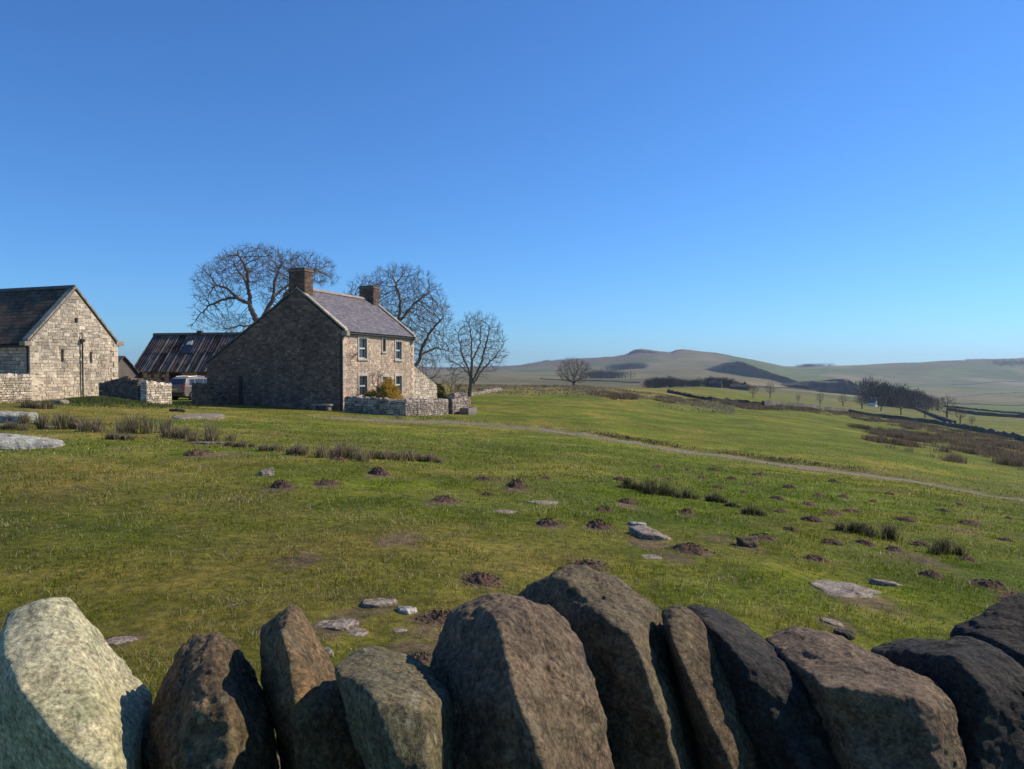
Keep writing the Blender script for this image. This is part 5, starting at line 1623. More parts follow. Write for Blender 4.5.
def wood(name, label, pix_poly, n, size, col, seed, hgt, kind='stuff', cat='wood', depth_rng=None, D=None):
    """far-off wood: one mass of trunks and twiggy crowns standing on the turf under the traced area"""
    r = np.random.default_rng(seed)
    pts = [hit(*p) for p in pix_poly] if D is None else [onturf(p[0], D) for p in pix_poly]
    base = np.array(pts)
    V, Fc, C_ = [], [], []
    k = 0
    for i in range(n):
        t = r.random() * (len(base) - 1); j = int(t); f = t - j
        p = base[j] * (1 - f) + base[j + 1] * f
        back = r.random()
        q = np.array([p[0] + r.normal(0, size * .5), p[1] * (1 + back * depth_rng)]); 
        q[0] = q[0] * (1 + back * depth_rng * .9)
        z = float(H(q[:1], q[1:])[0]); hh = hgt(t / (len(base) - 1)) * r.uniform(.75, 1.12)
        # trunk
        w_ = size * .04
        V += [(q[0] - w_, q[1], z - 1), (q[0] + w_, q[1], z - 1), (q[0], q[1] + w_, z - 1), (q[0], q[1], z + hh * .9)]
        Fc += [(k, k + 1, k + 3), (k + 1, k + 2, k + 3), (k + 2, k, k + 3)]
        cc = np.array(col) * r.uniform(.7, 1.3); C_ += [cc * .8] * 4; k += 4
        m = 150
        v = r.normal(0, 1, (m, 3)); v /= np.linalg.norm(v, axis=1)[:, None]; v *= (r.random(m) ** .4)[:, None]
        c = np.array([q[0], q[1], z + hh * .52]) + v * np.array([size * .55, size * .55, hh * .52])
        d1 = v + r.normal(0, .4, v.shape) + np.array([0, 0, .5]); d1 /= np.linalg.norm(d1, axis=1)[:, None]
        d2 = np.cross(d1, r.normal(0, 1, v.shape)); d2 /= np.linalg.norm(d2, axis=1)[:, None]
        L = hh * .16; ww = hh * .014
        T = np.stack([c - d2 * ww, c + d2 * ww, c + d1 * L], 1).reshape(-1, 3)
        V += list(map(tuple, T)); Fc += [(k + 3 * a, k + 3 * a + 1, k + 3 * a + 2) for a in range(m)]; C_ += [cc] * (3 * m); k += 3 * m
    o = meshobj(name, np.array(V), np.array(Fc), M['twig'], None, False, np.array(C_))
    return tag(o, label, cat, None, kind)
wood('copse', 'brown leafless copse massed in the valley right of the cottage', [(872, 395), (890, 399), (905, 403), (920, 407), (938, 411)], 170, 6.5, (.075, .058, .045), 401, lambda t: 14.0 - 6.0 * t, depth_rng=.3, D=400)
wood('distant_wood', 'dark strip of wood around the far farmhouse below the summit', [(648, 388.5), (675, 389), (700, 389), (725, 389), (748, 388)], 260, 5, (.035, .035, .028), 402, lambda t: 4.8 + 1.3 * math.sin(t * 11), depth_rng=.12, D=430)
wood('distant_wood', 'dark plantation on the flank of the brown hill left of the summit', [(609, 364.5), (625, 363.5), (640, 362)], 90, 24, (.04, .038, .034), 403, lambda t: 15, depth_rng=.03, D=1850)
wood('distant_wood', 'dusky wood at the foot of the hill just right of the hawthorn', [(590, 380.5), (605, 380), (622, 380)], 70, 14, (.045, .045, .04), 404, lambda t: 11, depth_rng=.06, D=1050)
wood('distant_wood', 'small dark wood on the horizon right of the long crag', [(800, 371), (812, 371), (832, 370.5)], 80, 20, (.04, .042, .035), 405, lambda t: 13, depth_rng=.02, D=2900)
wood('distant_wood', 'tiny skyline plantation near the right edge', [(966, 361.5), (975, 361.2), (984, 361)], 40, 18, (.05, .05, .04), 406, lambda t: 6, depth_rng=.02, D=3000)
wood('distant_wood', 'sparse wood on the far moor at the right edge, below the skyline', [(996, 374), (1010, 374), (1030, 374)], 60, 20, (.06, .058, .045), 407, lambda t: 14, depth_rng=.05, D=2500)
wood('distant_wood', 'thin tree line on the far hillside above the slender tree', [(520, 369), (545, 368), (575, 368)], 50, 18, (.05, .05, .045), 408, lambda t: 7, depth_rng=.02, D=2800)

def crag(name, label, top, foot, D, back, seed, col=(.055, .05, .045), nx=160):
    """rocky scarp: steep face towards the viewer, gentle slope behind"""
    xs = np.linspace(top[0][0], top[-1][0], nx)
    ty = np.interp(xs, [p[0] for p in top], [p[1] for p in top]); fy = np.interp(xs, [p[0] for p in foot], [p[1] for p in foot])
    Dx = np.interp(xs, [top[0][0], top[-1][0]], D)
    r = np.random.default_rng(seed)
    rows = []
    prof = [(-.02, -.3), (0, 0), (.25, .25), (.4, .5), (.5, .75), (.62, .93), (.8, 1.0), (1.6, .96), (3.2, .6), (6, -.3)]
    V = []
    for k, (dy, hz) in enumerate(prof):
        zt = -(ty - 369) / F * Dx + CZ; zf = -(fy - 369) / F * Dx + CZ
        hgt = zt - zf
        D2 = Dx + dy * back
        q = np.stack([(xs - 512) / F * Dx + 0 * xs, D2, zf + hgt * hz], 1)
        jit = fbm(np.stack([xs * .16, np.full(nx, k * .9), np.zeros(nx)], 1), 4, seed, .6) * hgt * .2
        q[:, 2] += jit * (0.2 + (0 < hz < 1)); q[:, 1] += jit * 3.0
        V.append(q)
    V = np.array(V).reshape(-1, 3)
    m = len(prof); a = (np.arange(m - 1)[:, None] * nx + np.arange(nx - 1)[None]).ravel()
    Fc = np.stack([a, a + 1, a + nx + 1, a + nx], 1)
    C_ = np.concatenate([np.tile(np.array(col if hz < .9 and dy < .7 else (.12, .105, .065)), (nx, 1)) for dy, hz in prof])
    o = meshobj(name, V, Fc, M['hill'], None, True, C_)
    o['kind'] = 'structure'
    return o
crag('crag', '', [(721, 371), (730, 365), (738, 362), (745, 361), (757, 364), (766, 367.5), (780, 372.5), (800, 378.5), (815, 384.5), (823, 389)], [(721, 372), (730, 373), (738, 376), (745, 379.5), (757, 384.5), (766, 387.5), (780, 389), (800, 389.5), (815, 389.8), (823, 390)], (1500, 1150), 60, 501)
crag('crag', '', [(812, 386), (822, 381), (835, 381.5), (846, 382), (852, 379), (858, 380), (868, 385), (878, 389)], [(812, 390), (830, 391.5), (850, 393), (878, 394)], (950, 900), 35, 502)
crag('crag', '', [(624, 358.5), (629, 354.5), (632, 351.2), (637, 349.2), (644, 349), (652, 350.6), (660, 352.4), (668, 355.2)], [(624, 359), (632, 357.5), (645, 358), (656, 358), (668, 356.4)], (2620, 2620), 40, 503, (.05, .05, .05))
crag('crag', '', [(670, 355.5), (675, 351.2), (679, 349.8), (686, 349.8), (694, 351.6), (706, 355)], [(670, 356.5), (684, 355), (706, 356)], (2640, 2640), 36, 504, (.06, .055, .05))

def far_house(label, px, py, w_, d_, e, r_, wallc, roofc, rz=0, name='cottage', D=None):
    p = hit(px, py) if D is None else onturf(px, D)
    o = thing(name, label, 'house', p, rz)
    mb = MB(); mb.slab([(-w_ / 2, -1), (w_ / 2, -1), (w_ / 2, e), (0, r_), (-w_ / 2, e)], -d_ / 2, d_ / 2, wallc); wl = mb.build('wall', M['far'], o)
    rf = MB()
    for s in (-1, 1):
        a = [(0, r_ + .05), (s * (w_ / 2 + .4), e - .25), (s * (w_ / 2 + .4), e + .0), (0, r_ + .35)]
        if s > 0: a = a[::-1]
        rf.slab(a, -d_ / 2 - .3, d_ / 2 + .3, roofc)
    rf.build('roof', M['far'], o)
    for y0_, y1_ in ((-d_ / 2 + .2, -d_ / 2 + 1.2), (d_ / 2 - 1.2, d_ / 2 - .2)):
        cb = MB(); cb.box(-.5, .5, y0_, y1_, r_ - .4, r_ + 1.2, roofc); cb.build('chimney', M['far'], o)
    for xx in (-1.3, .6):
        wi = MB(); wi.box(xx, xx + .7, -d_ / 2 - .06, -d_ / 2 + .02, .8, 1.7); wi.build('window', M['glass'], o)
    return o
far_house('far white-walled cottage gable beside the left end of the copse', 873, 393.5, 3.0, 3.6, 2.1, 3.4, (.8, .78, .72), (.12, .11, .1), .72, D=380)
far_house('distant dark farmhouse with chimneys standing among the wood below the summit', 716, 388, 5, 6.5, 2.4, 4.2, (.09, .08, .07), (.06, .055, .055), 1.2, 'farmhouse', D=428)
far_house('second distant dark farm building right of the chimneyed farmhouse', 738, 388, 4.5, 9, 1.8, 3.2, (.09, .08, .07), (.06, .055, .055), 1.5, 'farm_building', D=420)

# ------------------------------------------------------------------ field rocks
FOOT = []
def field_rock(label, px, py, w_px, h_px, mat='rock_field', seed=0, tilt=0.0, sx=1.0, name='rock', dep=1.0, group='rocks lying in the turf', p=10):
    w_px *= 1.15
    c = hit(px, py); D = c[1]; k = D / F
    r = random.Random(seed); w2, h2 = w_px * k / 2, h_px * k; FOOT.append((c[0], c[1], w2 * .92, w2 * dep * .92))
    pts = []
    for i in range(9):
        a = 2 * PI * i / 9 + r.uniform(-.25, .25); q = r.uniform(.82, 1.1)
        x, y = math.cos(a) * w2 * q, math.sin(a) * w2 * dep * q
        pts.append((x, y, -.25 * h2 - .08 + tilt * x)); pts.append((x * .9, y * .9, h2 * r.uniform(.45, 1.0) + tilt * x))
    pts.append((0, 0, h2 * .95))
    V, Fc = rock_mesh(pts, 5, 22, .02, 6, seed, 1.0)
    V[:, 2] -= .012 + .12 * h2
    o = meshobj(name, V, Fc, M[mat], None, True, None, c)
    return tag(o, label, 'rock', group)
field_rock('white-crusted flat rock jutting in at the left edge, the nearer and larger of two', 6, 446, 104, 14, 'rock_white', 1, -.08, dep=.6)
field_rock('white-crusted rock at the left edge, the farther one just below the rubble wall', 8, 421, 50, 12, 'rock_white', 2, dep=.7)
field_rock('long pale stone ramp in the grass at the yard entrance', 198, 417, 40, 3, 'rock_field', 3, dep=1.8)
field_rock('small dark rock at the end of the pale stone ramp', 178, 412, 16, 4, 'rock_dark', 4, dep=.5)
field_rock('tilted grey rock next to a molehill left of the rush row', 265, 475, 16, 8, 'rock_field', 5, .2)
field_rock('pale flat stone in the grass, middle of the field', 504, 512, 26, 2.0, 'rock_field', 6, dep=.8)
field_rock('pale flat stone a little farther right of the other pale one', 543, 502.5, 32, 2.5, 'rock_field', 7, dep=.8)
field_rock('broken ledge of pinkish-grey rock breaking through the turf above the tallest coping stone', 652, 537, 42, 10, 'rock_field', 8, -.22, dep=1.2)
field_rock('small pale rock at the upper end of the broken ledge', 637, 525, 20, 5, 'rock_white', 9, dep=.6)
field_rock('flush pale stone just in front of the broken ledge', 650, 557, 22, 2, 'rock_field', 10)
field_rock('rounded mossy boulder alone on the slope right of the broken ledge', 748, 546, 20, 12, 'rock_brown', 11, dep=.9)
field_rock('large flat grooved slab of buff rock behind the right-hand coping stones', 856, 594, 92, 3.4, 'rock_field', 12, -.12, dep=.9)
field_rock('narrow dark-edged rock rim behind the large grooved slab', 885, 585, 34, 7, 'rock_field', 13, -.15, dep=.35)
field_rock('small buff slab between the grooved slab and the coping stones', 836, 623, 34, 3, 'rock_field', 14, -.2, dep=.7)
field_rock('dark wedge rock touching the tops of the right-hand coping stones', 845, 636, 24, 8, 'rock_dark', 15, -.15)
field_rock('dark flat rock peeping over the long bluish coping slab', 725, 622, 34, 6, 'rock_brown', 16, -.25, dep=.5)
field_rock('pinkish flat rock beside the small round-ended stone, left of the big rusty coping stone', 378, 603, 36, 5, 'rock_field', 17, dep=.7)
field_rock('small grey rounded stone at the edge of the bare earth', 407, 611, 20, 7, 'rock_white', 18)
field_rock('pinkish slab broken in plates just right of the pointed ochre coping stone', 334, 625, 46, 6, 'rock_field', 19, dep=.6)
field_rock('little flat stone lower right of the plated pinkish slab', 357, 633, 22, 4, 'rock_field', 20)
field_rock('flat stone fragment in the grass above the squat olive coping stone', 399, 630, 17, 3, 'rock_field', 21)
field_rock('small stone wedged beside the pointed ochre coping stone', 326, 655, 16, 9, 'rock_field', 22)
field_rock('weathered stump of rock in the grass behind the pale left coping stone', 120, 641, 28, 5, 'rock_field', 23)
field_rock('small rock among the brown tussocks below the barn mound', 52, 428, 16, 3, 'rock_field', 24)
field_rock('line of half-buried pale stone in the tussocks left of the track', 206, 444, 30, 3, 'rock_field', 25, dep=.4)
field_rock('rock at the foot of the barn mound beside the barn corner', 62, 404, 14, 5, 'rock_field', 26)

# ------------------------------------------------------------------ molehills
mole_big = [(282, 487, 24, 10, 'reddish molehill right beside the tilted grey rock'), (326, 484, 28, 6, 'low wide molehill right of the one beside the tilted rock'),
            (379, 474, 20, 9, 'molehill just below the rush row, middle of the left field'), (338, 460, 18, 6, 'molehill at the foot of the left end of the rush row'),
            (295, 455, 18, 7, 'dark molehill left of the rush row'), (443, 500, 30, 6, 'flattened molehill alone in mid-field below the right end of the rush row'),
            (483, 480, 18, 7, 'dark molehill left of the taller one in mid-field'), (516, 487, 20, 10, 'tallest dark molehill in mid-field'),
            (546, 479, 13, 3, 'tiny molehill right of the tallest dark one'), (487, 495, 12, 4, 'tiny molehill below the pair in mid-field'),
            (549, 524, 26, 7, 'brown molehill above the tallest coping stone, left of the others'), (482, 580, 34, 9, 'large crumbled molehill straight behind the big rusty coping stone'),
            (599, 527, 28, 10, 'dark rounded molehill left of the broken rock ledge'), (627, 503, 20, 7, 'molehill just above the broken rock ledge'),
            (687, 513, 18, 6, 'molehill between the rock ledge and the rush tufts'), (589, 566, 34, 8, 'dark molehill hiding behind the top of the tallest coping stone'),
            (604, 510, 18, 5, 'small molehill up-slope from the dark rounded one'), (690, 550, 36, 9, 'long brown earth heap at the lower end of the broken ledge'),
            (764, 538, 24, 6, 'molehill close behind the mossy boulder'), (206, 452, 12, 4, 'small dark molehill in the left field below the tussocks'),
            (196, 455, 22, 8, 'reddish earth heap in the left field below the tussocks'), (238, 500, 8, 3, 'tiny dark molehill in the left field'), (440, 618, 44, 8, 'spread of bare crumbly earth left of the big rusty coping stone'),
            (420, 660, 36, 7, 'patch of bare earth behind the squat olive coping stone')]
def molehill_mesh(w_, h_, seed):
    n = 64; rr = np.linspace(0, 1, 18); V = []; 
    th = np.linspace(0, 2 * PI, n, endpoint=False)
    for q in rr:
        for t in th: V.append((math.cos(t) * q, math.sin(t) * q, 0))
    V = np.array(V)
    prof = np.clip(1 - (V[:, 0] ** 2 + V[:, 1] ** 2), 0, 1) ** 1.0
    f = fbm(V * 2.3, 4, seed, .7); f2 = fbm(V * 7, 3, seed + 3, .7)
    edge = 1 + .28 * fbm(np.stack([np.cos(np.arctan2(V[:, 1], V[:, 0])) * 1.7, np.sin(np.arctan2(V[:, 1], V[:, 0])) * 1.7, V[:, 0] * 0], 1), 3, seed + 1)
    Z = h_ * prof * (.85 + .7 * f) + prof ** .4 * h_ * .35 * f2 - .03 * (prof <= 0) - .015
    P_ = np.stack([V[:, 0] * w_ / 2 * edge, V[:, 1] * w_ / 2 * edge * .9, Z], 1)
    Fc = []
    for i in range(17):
        for k in range(n): Fc.append((i * n + k, (i + 1) * n + k, (i + 1) * n + (k + 1) % n, i * n + (k + 1) % n))
    g = np.clip(1 + .5 * f2, .4, 1.6)[:, None]
    return P_, np.array(Fc), np.array((.125, .075, .050)) * g
def molehill(px, py, wp, hp, lab, seed, group='molehills scattered over the field'):
    c = hit(px, py); k = c[1] / F
    w_, h_ = wp * k * 1.12, hp * k * .8
    FOOT.append((c[0], c[1], w_ * .46, w_ * .42))
    V, Fc, C_ = molehill_mesh(w_, h_, seed)
    V[:, 2] += H(V[:, 0] + c[0], V[:, 1] + c[1]) - c[2]
    # clods thrown around
    r = np.random.default_rng(seed); Vs, Fs, Cs = [V], [Fc], [C_]
    tris = []
    o = meshobj('molehill', V, Fc, M['soil'], None, True, C_, c)
    cl = MB()
    for q in range(60):
        a = r.uniform(0, 2 * PI); d = w_ * .5 * r.uniform(.1, 1.25); s = r.uniform(.004, .014) * (w_ / .4) ** .5
        x, y = math.cos(a) * d, math.sin(a) * d * .9
        z = float(H(np.array([c[0] + x]), np.array([c[1] + y]))[0]) - c[2] + max(0, 1 - (d / (w_ / 2)) ** 2) * h_ * .9
        pts = [(x + r.uniform(-s, s), y + r.uniform(-s, s), z + r.uniform(-s, s)) for _ in range(4)]
        cl.add([(x - s, y, z - s * .3), (x + s * .8, y - s, z), (x + s * .6, y + s, z), (x + r.uniform(-s, s) * .4, y, z + s)], [(0, 2, 1), (0, 1, 3), (1, 2, 3), (2, 0, 3)], Vector((.125, .078, .053)) * r.uniform(.6, 1.4))
    tag(cl.build('clods', M['soil'], o), kind='stuff')
    return tag(o, lab, 'molehill', group)
for i, (px, py, wp, hp, lab) in enumerate(mole_big): molehill(px, py, wp, hp, lab, 600 + i)
rm = np.random.default_rng(77)
small_m = [(776, 499), (819, 496), (833, 514), (942, 511), (1008, 519), (894, 550), (991, 586), (932, 576), (864, 544), (826, 543), (720, 488), (735, 479), (760, 475), (790, 488), (845, 497), (870, 502), (905, 520), (806, 505), (700, 478), (742, 493), (850, 512), (888, 494), (964, 524), (790, 530), (815, 560), (920, 545), (968, 560), (780, 512), (668, 480), (690, 470), (752, 485), (830, 482), (1000, 540), (960, 505), (655, 467), (618, 480), (712, 470), (808, 520), (1015, 600)]
sproto = None
for i, (px, py) in enumerate(small_m):
    c = hit(px + rm.uniform(-3, 3), py)
    if i < 4:
        V, Fc, C_ = molehill_mesh(.42, .10, 700 + i)
        o = meshobj('molehill', V, Fc, M['soil'], None, True, C_, c)
        sproto = (sproto or []) + [o.data]
    else:
        o = bpy.data.objects.new('molehill', sproto[i % 4]); COL.objects.link(o); o.location = c
    s = rm.uniform(.55, 1.1) * (1.2 if c[1] > 20 else .85); FOOT.append((c[0], c[1], s * .2, s * .18))
    o.scale = (s * rm.uniform(1, 1.6), s, s * .9); o.rotation_euler = (0, -.1, rm.uniform(0, 6))
    tag(o, 'small dark molehill among the many on the slope below the track', 'molehill', 'small molehills on the right-hand slope')

# ------------------------------------------------------------------ grass, rushes
def blades(X, Y, hgt, wid, cols, seed, lean=.5, Z=None, dirs=None):
    """one triangle pair per blade -> vertices, faces, colours"""
    r = np.random.default_rng(seed); m = len(X)
    if Z is None: Z = H(X, Y)
    a = r.uniform(0, 2 * PI, m); la = r.uniform(0, 2 * PI, m); ll = np.abs(r.normal(0, lean, m))
    if dirs is not None: la = dirs + r.normal(0, .7, m)
    wx, wy = np.cos(a) * wid, np.sin(a) * wid
    b = np.stack([X, Y, Z - .01], 1)
    dx, dy = np.cos(la) * ll * hgt, np.sin(la) * ll * hgt
    v0 = b + np.stack([-wx, -wy, np.zeros(m)], 1) / 2; v1 = b + np.stack([wx, wy, np.zeros(m)], 1) / 2
    mid = b + np.stack([dx * .35, dy * .35, hgt * .6], 1)
    v2 = mid + np.stack([wx, wy, np.zeros(m)], 1) * .35; v3 = mid - np.stack([wx, wy, np.zeros(m)], 1) * .35
    tip = b + np.stack([dx, dy, hgt * (1 - .25 * np.minimum(ll, 1))], 1)
    V = np.stack([v0, v1, v2, v3, tip], 1).reshape(-1, 3)
    k = np.arange(m) * 5
    T = np.concatenate([np.stack([k, k + 1, k + 2], 1), np.stack([k, k + 2, k + 3], 1), np.stack([k + 3, k + 2, k + 4], 1)])
    return V, T, np.repeat(cols, 5, 0)

def short_grass():
    r = np.random.default_rng(5)
    parts = []
    for (d0, d1, dens, h0, w0) in ((1.9, 5.5, 3600, .036, .0045), (5.5, 9, 1600, .034, .007), (9, 15, 680, .040, .011), (15, 27, 220, .050, .018), (27, 62, 42, .06, .024)):
        area = .80 * (d1 ** 2 - d0 ** 2)
        n = int(area * dens)
        Y = np.sqrt(r.uniform(d0 ** 2, d1 ** 2, n)); X = r.uniform(-.8, .8, n) * Y
        td, _ = track_dist(X, Y)
        keep = (td > .9) & ((Y < 30) | (r.random(n) < 1 - smooth(30, 62, Y)))
        X, Y = X[keep], Y[keep]
        ok = np.ones(len(X), bool)
        for (fx, fy, fa, fb) in FOOT:
            if fy + fb < d0 or fy - fb > d1: continue
            ok &= ((X - fx) / fa) ** 2 + ((Y - fy) / fb) ** 2 > r.uniform(.6, 1.1, len(X))
        X, Y = X[ok], Y[ok]
        for (fx, fy, fa) in SOILP:
            if fy + fa < d0 or fy - fa > d1: continue
            ok = ((X - fx) / fa) ** 2 + ((Y - fy) / (fa * 1.5)) ** 2 + .5 * r.random(len(X)) - .9 * fbm2(X, Y, .35, 2, 39) > .55
            X, Y = X[ok], Y[ok]
        f = fbm2(X, Y, .5, 4, 51); f2 = fbm2(X, Y, .16, 2, 55)
        keep = r.random(len(X)) < np.clip(.66 + .8 * f + .9 * f2, .08, 1)
        X, Y, f = X[keep], Y[keep], f[keep]
        m = len(X)
        base = turf_color(X, Y)
        n1 = fbm2(X, Y, .9, 4, 61); px = 512 + F * X / Y
        pd = np.clip(.24 + .16 * (1 - smooth(250, 760, px)) + .75 * n1 + .35 * fbm2(X, Y, 3.5, 3, 62), .03, .85)
        dry = r.random(m) < pd
        c = base * r.uniform(.75, 1.5, m)[:, None]
        green = np.array([.15, .205, .010]) * r.uniform(.3, 1.75, m)[:, None]
        c = .45 * c + .55 * green
        c[dry] = (np.array([.50, .40, .17]) * r.uniform(.45, 1.25, m)[:, None])[dry]
        hh = h0 * r.uniform(.4, 1.5, m) * (1 + 1.0 * np.clip(f, -.5, 1)) * (1 + .9 * (r.random(m) < .03))
        parts.append(blades(X, Y, hh, w0 * r.uniform(.6, 1.4, m), c, int(d0 * 10), .9))
    n = 0; V, T, C_ = [], [], []
    for v, t, c in parts: V.append(v); T.append(t + n); C_.append(c); n += len(v)
    o = meshobj('grass', np.concatenate(V), np.concatenate(T), M['grass'], None, False, np.concatenate(C_))
    tag(o, 'short grazed turf grass covering the near field', 'grass', kind='stuff')
short_grass()

def rush_clump(px, py, wp, hp, lab, seed, cols=((.10, .10, .045), (.20, .16, .09), (.27, .215, .13), (.07, .075, .03)), name='rush_clump', n=620, group='rush clumps standing in the field', mixd=None, cat='rush clump'):
    c = hit(px, py); k = c[1] / F; r = np.random.default_rng(seed)
    w_, h_ = wp * k, hp * k * 1.2
    K = max(2, int(round(wp / hp * 2.2))); n = int(n * max(1, wp / hp / 1.3))
    cx = np.linspace(-.42, .42, K) * w_ + r.normal(0, .05, K) * w_; cy = r.normal(0, .18, K) * min(w_, h_ * 2); cs = r.uniform(.55, 1.1, K) * (1 - .3 * np.abs(np.linspace(-1, 1, K)))
    ki = r.integers(0, K, n); a_ = r.uniform(0, 2 * PI, n); rad_ = np.abs(r.normal(0, .16, n)) * h_
    x = cx[ki] + np.cos(a_) * rad_; y = cy[ki] + np.sin(a_) * rad_
    hh = h_ * cs[ki] * r.uniform(.45, 1.12, n)
    z = H(x + c[0], y + c[1]) - c[2]
    cc = np.array(cols)[r.integers(0, len(cols), n)] * r.uniform(.6, 1.3, n)[:, None]
    # stems lean outwards
    V, T, C_ = blades(x, y, hh, np.full(n, max(.006, .42 * k)), cc, seed, .45, Z=z, dirs=a_)
    o = meshobj(name, V, T, M['grass'], None, False, C_, c)
    return tag(o, lab, cat, group)
GRN = ((.055, .065, .022), (.08, .085, .03), (.13, .115, .06), (.045, .05, .02))
STR = ((.44, .33, .19), (.34, .25, .14), (.52, .42, .26), (.20, .16, .07))
for i, a in enumerate([
    (344, 458, 46, 17, 'long rush clump forming the left part of the rush row in mid-field'), (380, 459, 20, 12, 'small rush clump in the middle of the rush row'),
    (405, 460, 36, 14, 'rush clump right of the middle in the rush row'), (430, 462, 22, 9, 'low straggling rush clump at the right end of the rush row'),
    (270, 451, 22, 10, 'straw-coloured clump left of the rush row, nearest the tussocks'), (298, 455, 16, 12, 'thin clump standing behind the dark molehill left of the rush row'),
    (632, 489, 24, 13, 'leftmost dark rush clump above the rock ledge'), (660, 495, 30, 17, 'widest dark rush clump above the rock ledge'), (686, 498, 18, 12, 'dark rush clump right of the widest one'),
    (716, 502, 20, 11, 'rush clump halfway between rock ledge and mossy boulder, up-slope'), (733, 507, 12, 7, 'tiny rush tuft trailing the halfway clump'), (754, 515, 20, 12, 'rush clump up-slope from the mossy boulder'),
    (854, 532, 28, 13, 'low spreading rush clump left of the dense upright one'), (880, 538, 22, 22, 'dense upright rush clump on the right slope'), (948, 554, 34, 22, 'broad tall rush clump nearest the right edge')]):
    rush_clump(*a, 800 + i, cols=GRN + STR[:1] if i > 5 else STR + STR[:2] + GRN[:1])
for i, a in enumerate([(64, 429, 46, 18, 'brown tussock below the barn gable, leftmost'), (95, 431, 30, 13, 'brown tussock between the leftmost and the dark-hearted one'), (143, 433, 36, 22, 'dark-hearted tall tussock in front of the yard wall'),
    (178, 438, 38, 16, 'wide straw tussock right of the dark-hearted one'), (212, 441, 34, 18, 'straw tussock at the right of the group, in front of the ramp'), (238, 447, 26, 8, 'low straw tussock last on the right of the group'), (25, 424, 34, 12, 'straw tussock between the two white-crusted rocks'), (118, 440, 30, 8, 'flat tussock in front of the yard wall tussocks'),
    (35, 408, 30, 12, 'brown grass clump at the foot of the rubble wall'), (12, 430, 30, 9, 'dead grass tuft behind the larger white-crusted rock')]):
    rush_clump(*a, 850 + i, cols=STR + GRN[1:3], name='grass_tussock', group='tussocks of dead grass below the barn', n=520, cat='tussock')
# nettles and long grass on the mound
def mound_plants():
    r = np.random.default_rng(31); m = 9000
    X = (100 - 512) / F * 44 + r.normal(0, 2.0, m); Y = 44 + r.normal(0, 1.5, m)
    cols = np.array([(.09, .135, .03), (.11, .16, .035), (.08, .11, .025), (.2, .175, .08)])[r.integers(0, 4, m)] * r.uniform(.7, 1.3, m)[:, None]
    V, T, C_ = blades(X, Y, .16 * r.uniform(.3, 1.3, m), np.full(m, .05), cols, 32, .6)
    tag(meshobj('nettles', V, T, M['grass'], None, False, C_), 'green nettles covering the mound under the barn gable', 'plants', kind='stuff')
mound_plants()

def rush_bed(label, polys, n, h, seed, cols, wid, dens=1.0):
    """rushes over traced patches, standing on the turf"""
    r = np.random.default_rng(seed); PX, PY = [], []
    for (poly, wgt) in polys:
        xs = [p[0] for p in poly]; 
        mtot = int(n * wgt)
        x = r.uniform(min(xs), max(xs), mtot)
        up = np.interp(x, xs, [p[1] for p in poly]); lo = np.interp(x, xs, [p[2] for p in poly])
        y = up + (lo - up) * r.random(mtot)
        PX.append(x); PY.append(y)
    PX = np.concatenate(PX); PY = np.concatenate(PY)
    X, Y = hits(PX, PY); ok = np.isfinite(Y) & (Y < 320) & (np.random.default_rng(seed + 7).random(len(Y)) < dens); X, Y = X[ok], Y[ok]
    f = fbm2(X, Y, 3.6, 4, seed, .65); ok = f > r.uniform(.0, .28, len(f)) ; X, Y, f = X[ok], Y[ok], f[ok]
    # each point becomes a tuft of 7 stems
    k = 7; s = .16 + .0015 * Y
    X = np.repeat(X, k) + r.normal(0, 1, len(X) * k) * np.repeat(s, k); Y = np.repeat(Y, k) + r.normal(0, 1, len(Y) * k) * np.repeat(s, k)
    m = len(X)
    cc = np.array(cols)[np.repeat(r.integers(0, len(cols), m // k), k)] * r.uniform(.7, 1.3, m)[:, None]
    V, T, C_ = blades(X, Y, h * r.uniform(.35, 1.15, m) * (1 + np.repeat(f, k)), wid * (Y / 60) ** .8, cc, seed + 1, .4)
    tag(meshobj('rushes', V, T, M['grass'], None, False, C_), label, 'rushes', kind='stuff')
BRN = ((.18, .125, .085), (.13, .095, .07), (.24, .175, .12), (.10, .08, .05), (.12, .105, .05))
rush_bed('brown rush beds along the lower edge of the far slope', [
    ([(790, 406.5, 408.5), (830, 410, 414), (870, 415, 422), (920, 423, 432), (960, 431, 438), (1024, 441, 450), (1060, 449, 460)], .45),
    ([(722, 403, 405), (760, 405, 410), (790, 407, 411), (830, 411, 416)], .06)], 34000, .46, 901, BRN + ((.24, .18, .12),), .032)
rush_bed('dark brown rush beds nearest the right edge of the slope', [
    ([(848, 427.5, 429), (870, 429.5, 434), (920, 434, 445), (960, 439, 452), (1000, 444, 461), (1024, 447, 466), (1070, 455, 480)], .6),
    ([(866, 439, 443), (884, 439, 444)], .03), ([(888, 444, 449), (905, 444, 449)], .03), ([(905, 443, 452), (928, 444, 452)], .05), ([(930, 452, 458), (948, 452, 459)], .04), ([(948, 455, 462), (1024, 461, 474)], .22)], 26000, .52, 902, BRN + ((.24, .17, .12),), .026)
rush_bed('patchy reddish rushes along the upper rim of the field', [
    ([(612, 394, 400), (640, 394.5, 400)], .25), ([(655, 396, 403), (700, 399, 405), (722, 402, 407)], .35), ([(590, 391, 396), (612, 392, 398)], .06), ([(720, 404, 410), (765, 406, 411)], .15)], 2600, .28, 903, BRN, .05)

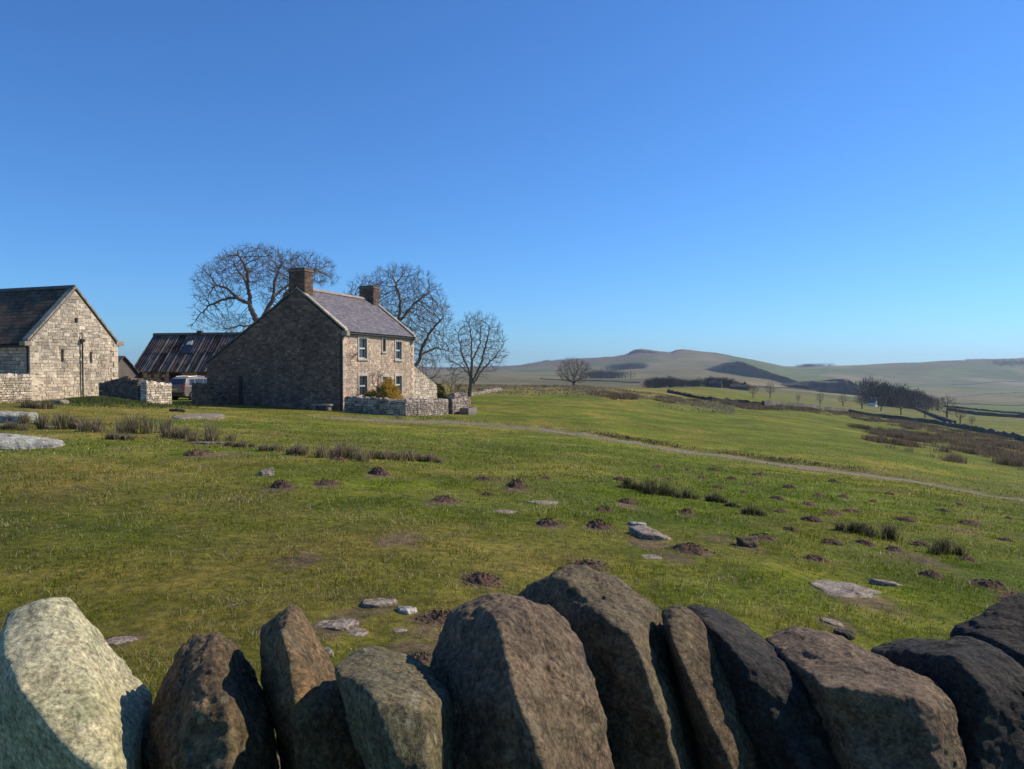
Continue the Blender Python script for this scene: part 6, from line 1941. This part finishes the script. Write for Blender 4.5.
def crest_grass():
    r = np.random.default_rng(41); m = 30000
    px = r.uniform(455, 735, m); D = 84 + 42 * r.random(m) ** .8 + (px - 455) * .0
    X = (px - 512) / F * D; f = fbm2(X, D, 5, 4, 43)
    ok = (f > r.uniform(-.2, .25, m)) & (r.random(m) < np.clip((D - 82) / 30, .05, 1)); X, Y = X[ok], D[ok]
    k = len(X)
    cols = np.array([(.30, .25, .15), (.25, .205, .12), (.20, .16, .085), (.34, .29, .19)])[r.integers(0, 4, k)] * r.uniform(.7, 1.2, k)[:, None]
    V, T, C_ = blades(X, Y, .30 * r.uniform(.4, 1.2, k), np.full(k, .13), cols, 44, .5)
    tag(meshobj('dead_grass', V, T, M['grass'], None, False, C_), 'pale dead grass fringing the crest of the field', 'grass', kind='stuff')
crest_grass()
def bank_grass():
    r = np.random.default_rng(45); n = 5200
    t = r.integers(30, 299, n); d = np.gradient(TP, axis=0); d /= np.linalg.norm(d, axis=1)[:, None]; nr = np.stack([-d[:, 1], d[:, 0]], 1)
    nr[nr[:, 1] < 0] *= -1
    gate = fbm2(t * .1, t * 0, 1.6, 4, 47) > r.uniform(-.25, .35, n); t = t[gate]; n = len(t)
    off = 1.15 + np.abs(r.normal(0, .3, n)); p = TP[t] + nr[t] * off[:, None] + r.normal(0, .1, (n, 2))
    cols = np.array([(.10, .075, .045), (.07, .07, .025), (.16, .125, .075)])[r.integers(0, 3, n)]  # dark blade colours imitate the shadow line of the bank
    V, T, C_ = blades(p[:, 0], p[:, 1], .10 * r.uniform(.4, 1.3, n), np.full(n, .035), cols, 46, .5)
    tag(meshobj('bank_shadow_grass', V, T, M['grass'], None, False, C_), 'dark grass along the upper track verge, painting in the shadow of the bank', 'grass', kind='stuff')
bank_grass()
# a yellow fallen leaf and a few sticks in the near turf
for i, (px, py, L, rz, lab) in enumerate([(236, 608, .07, .3, 'pale broken stick in the grass left of the pointed ochre stone'), (150, 652, .0, 0, '')]):
    if L:
        c = hit(px, py); mb = MB(); mb.tube([(-L, 0, .015), (0, .01, .022), (L, 0, .03)], [.004, .005, .003], 5, (.4, .33, .2)); tag(mb.build('stick', M['bark'], None, loc=c, rot=(0, 0, rz)), lab, 'stick')

# ------------------------------------------------------------------ haze: thin even air
def haze():
    t = NT('haze_air')
    t.t.nodes.remove(t.b)
    v = t.n('VolumePrincipled')
    v.inputs['Color'].default_value = (.68, .84, 1.0, 1)
    v.inputs['Density'].default_value = 1.1e-4
    v.inputs['Anisotropy'].default_value = .3
    t.t.links.new(v.outputs[0], t.out.inputs['Volume'])
    mb = MB(); mb.box(-6200, 6200, -150, 7300, -420, 150)
    tag(mb.build('haze', t.m), 'thin blue distance haze over the valley', 'haze', kind='stuff')
HAZE = True
if HAZE: haze()
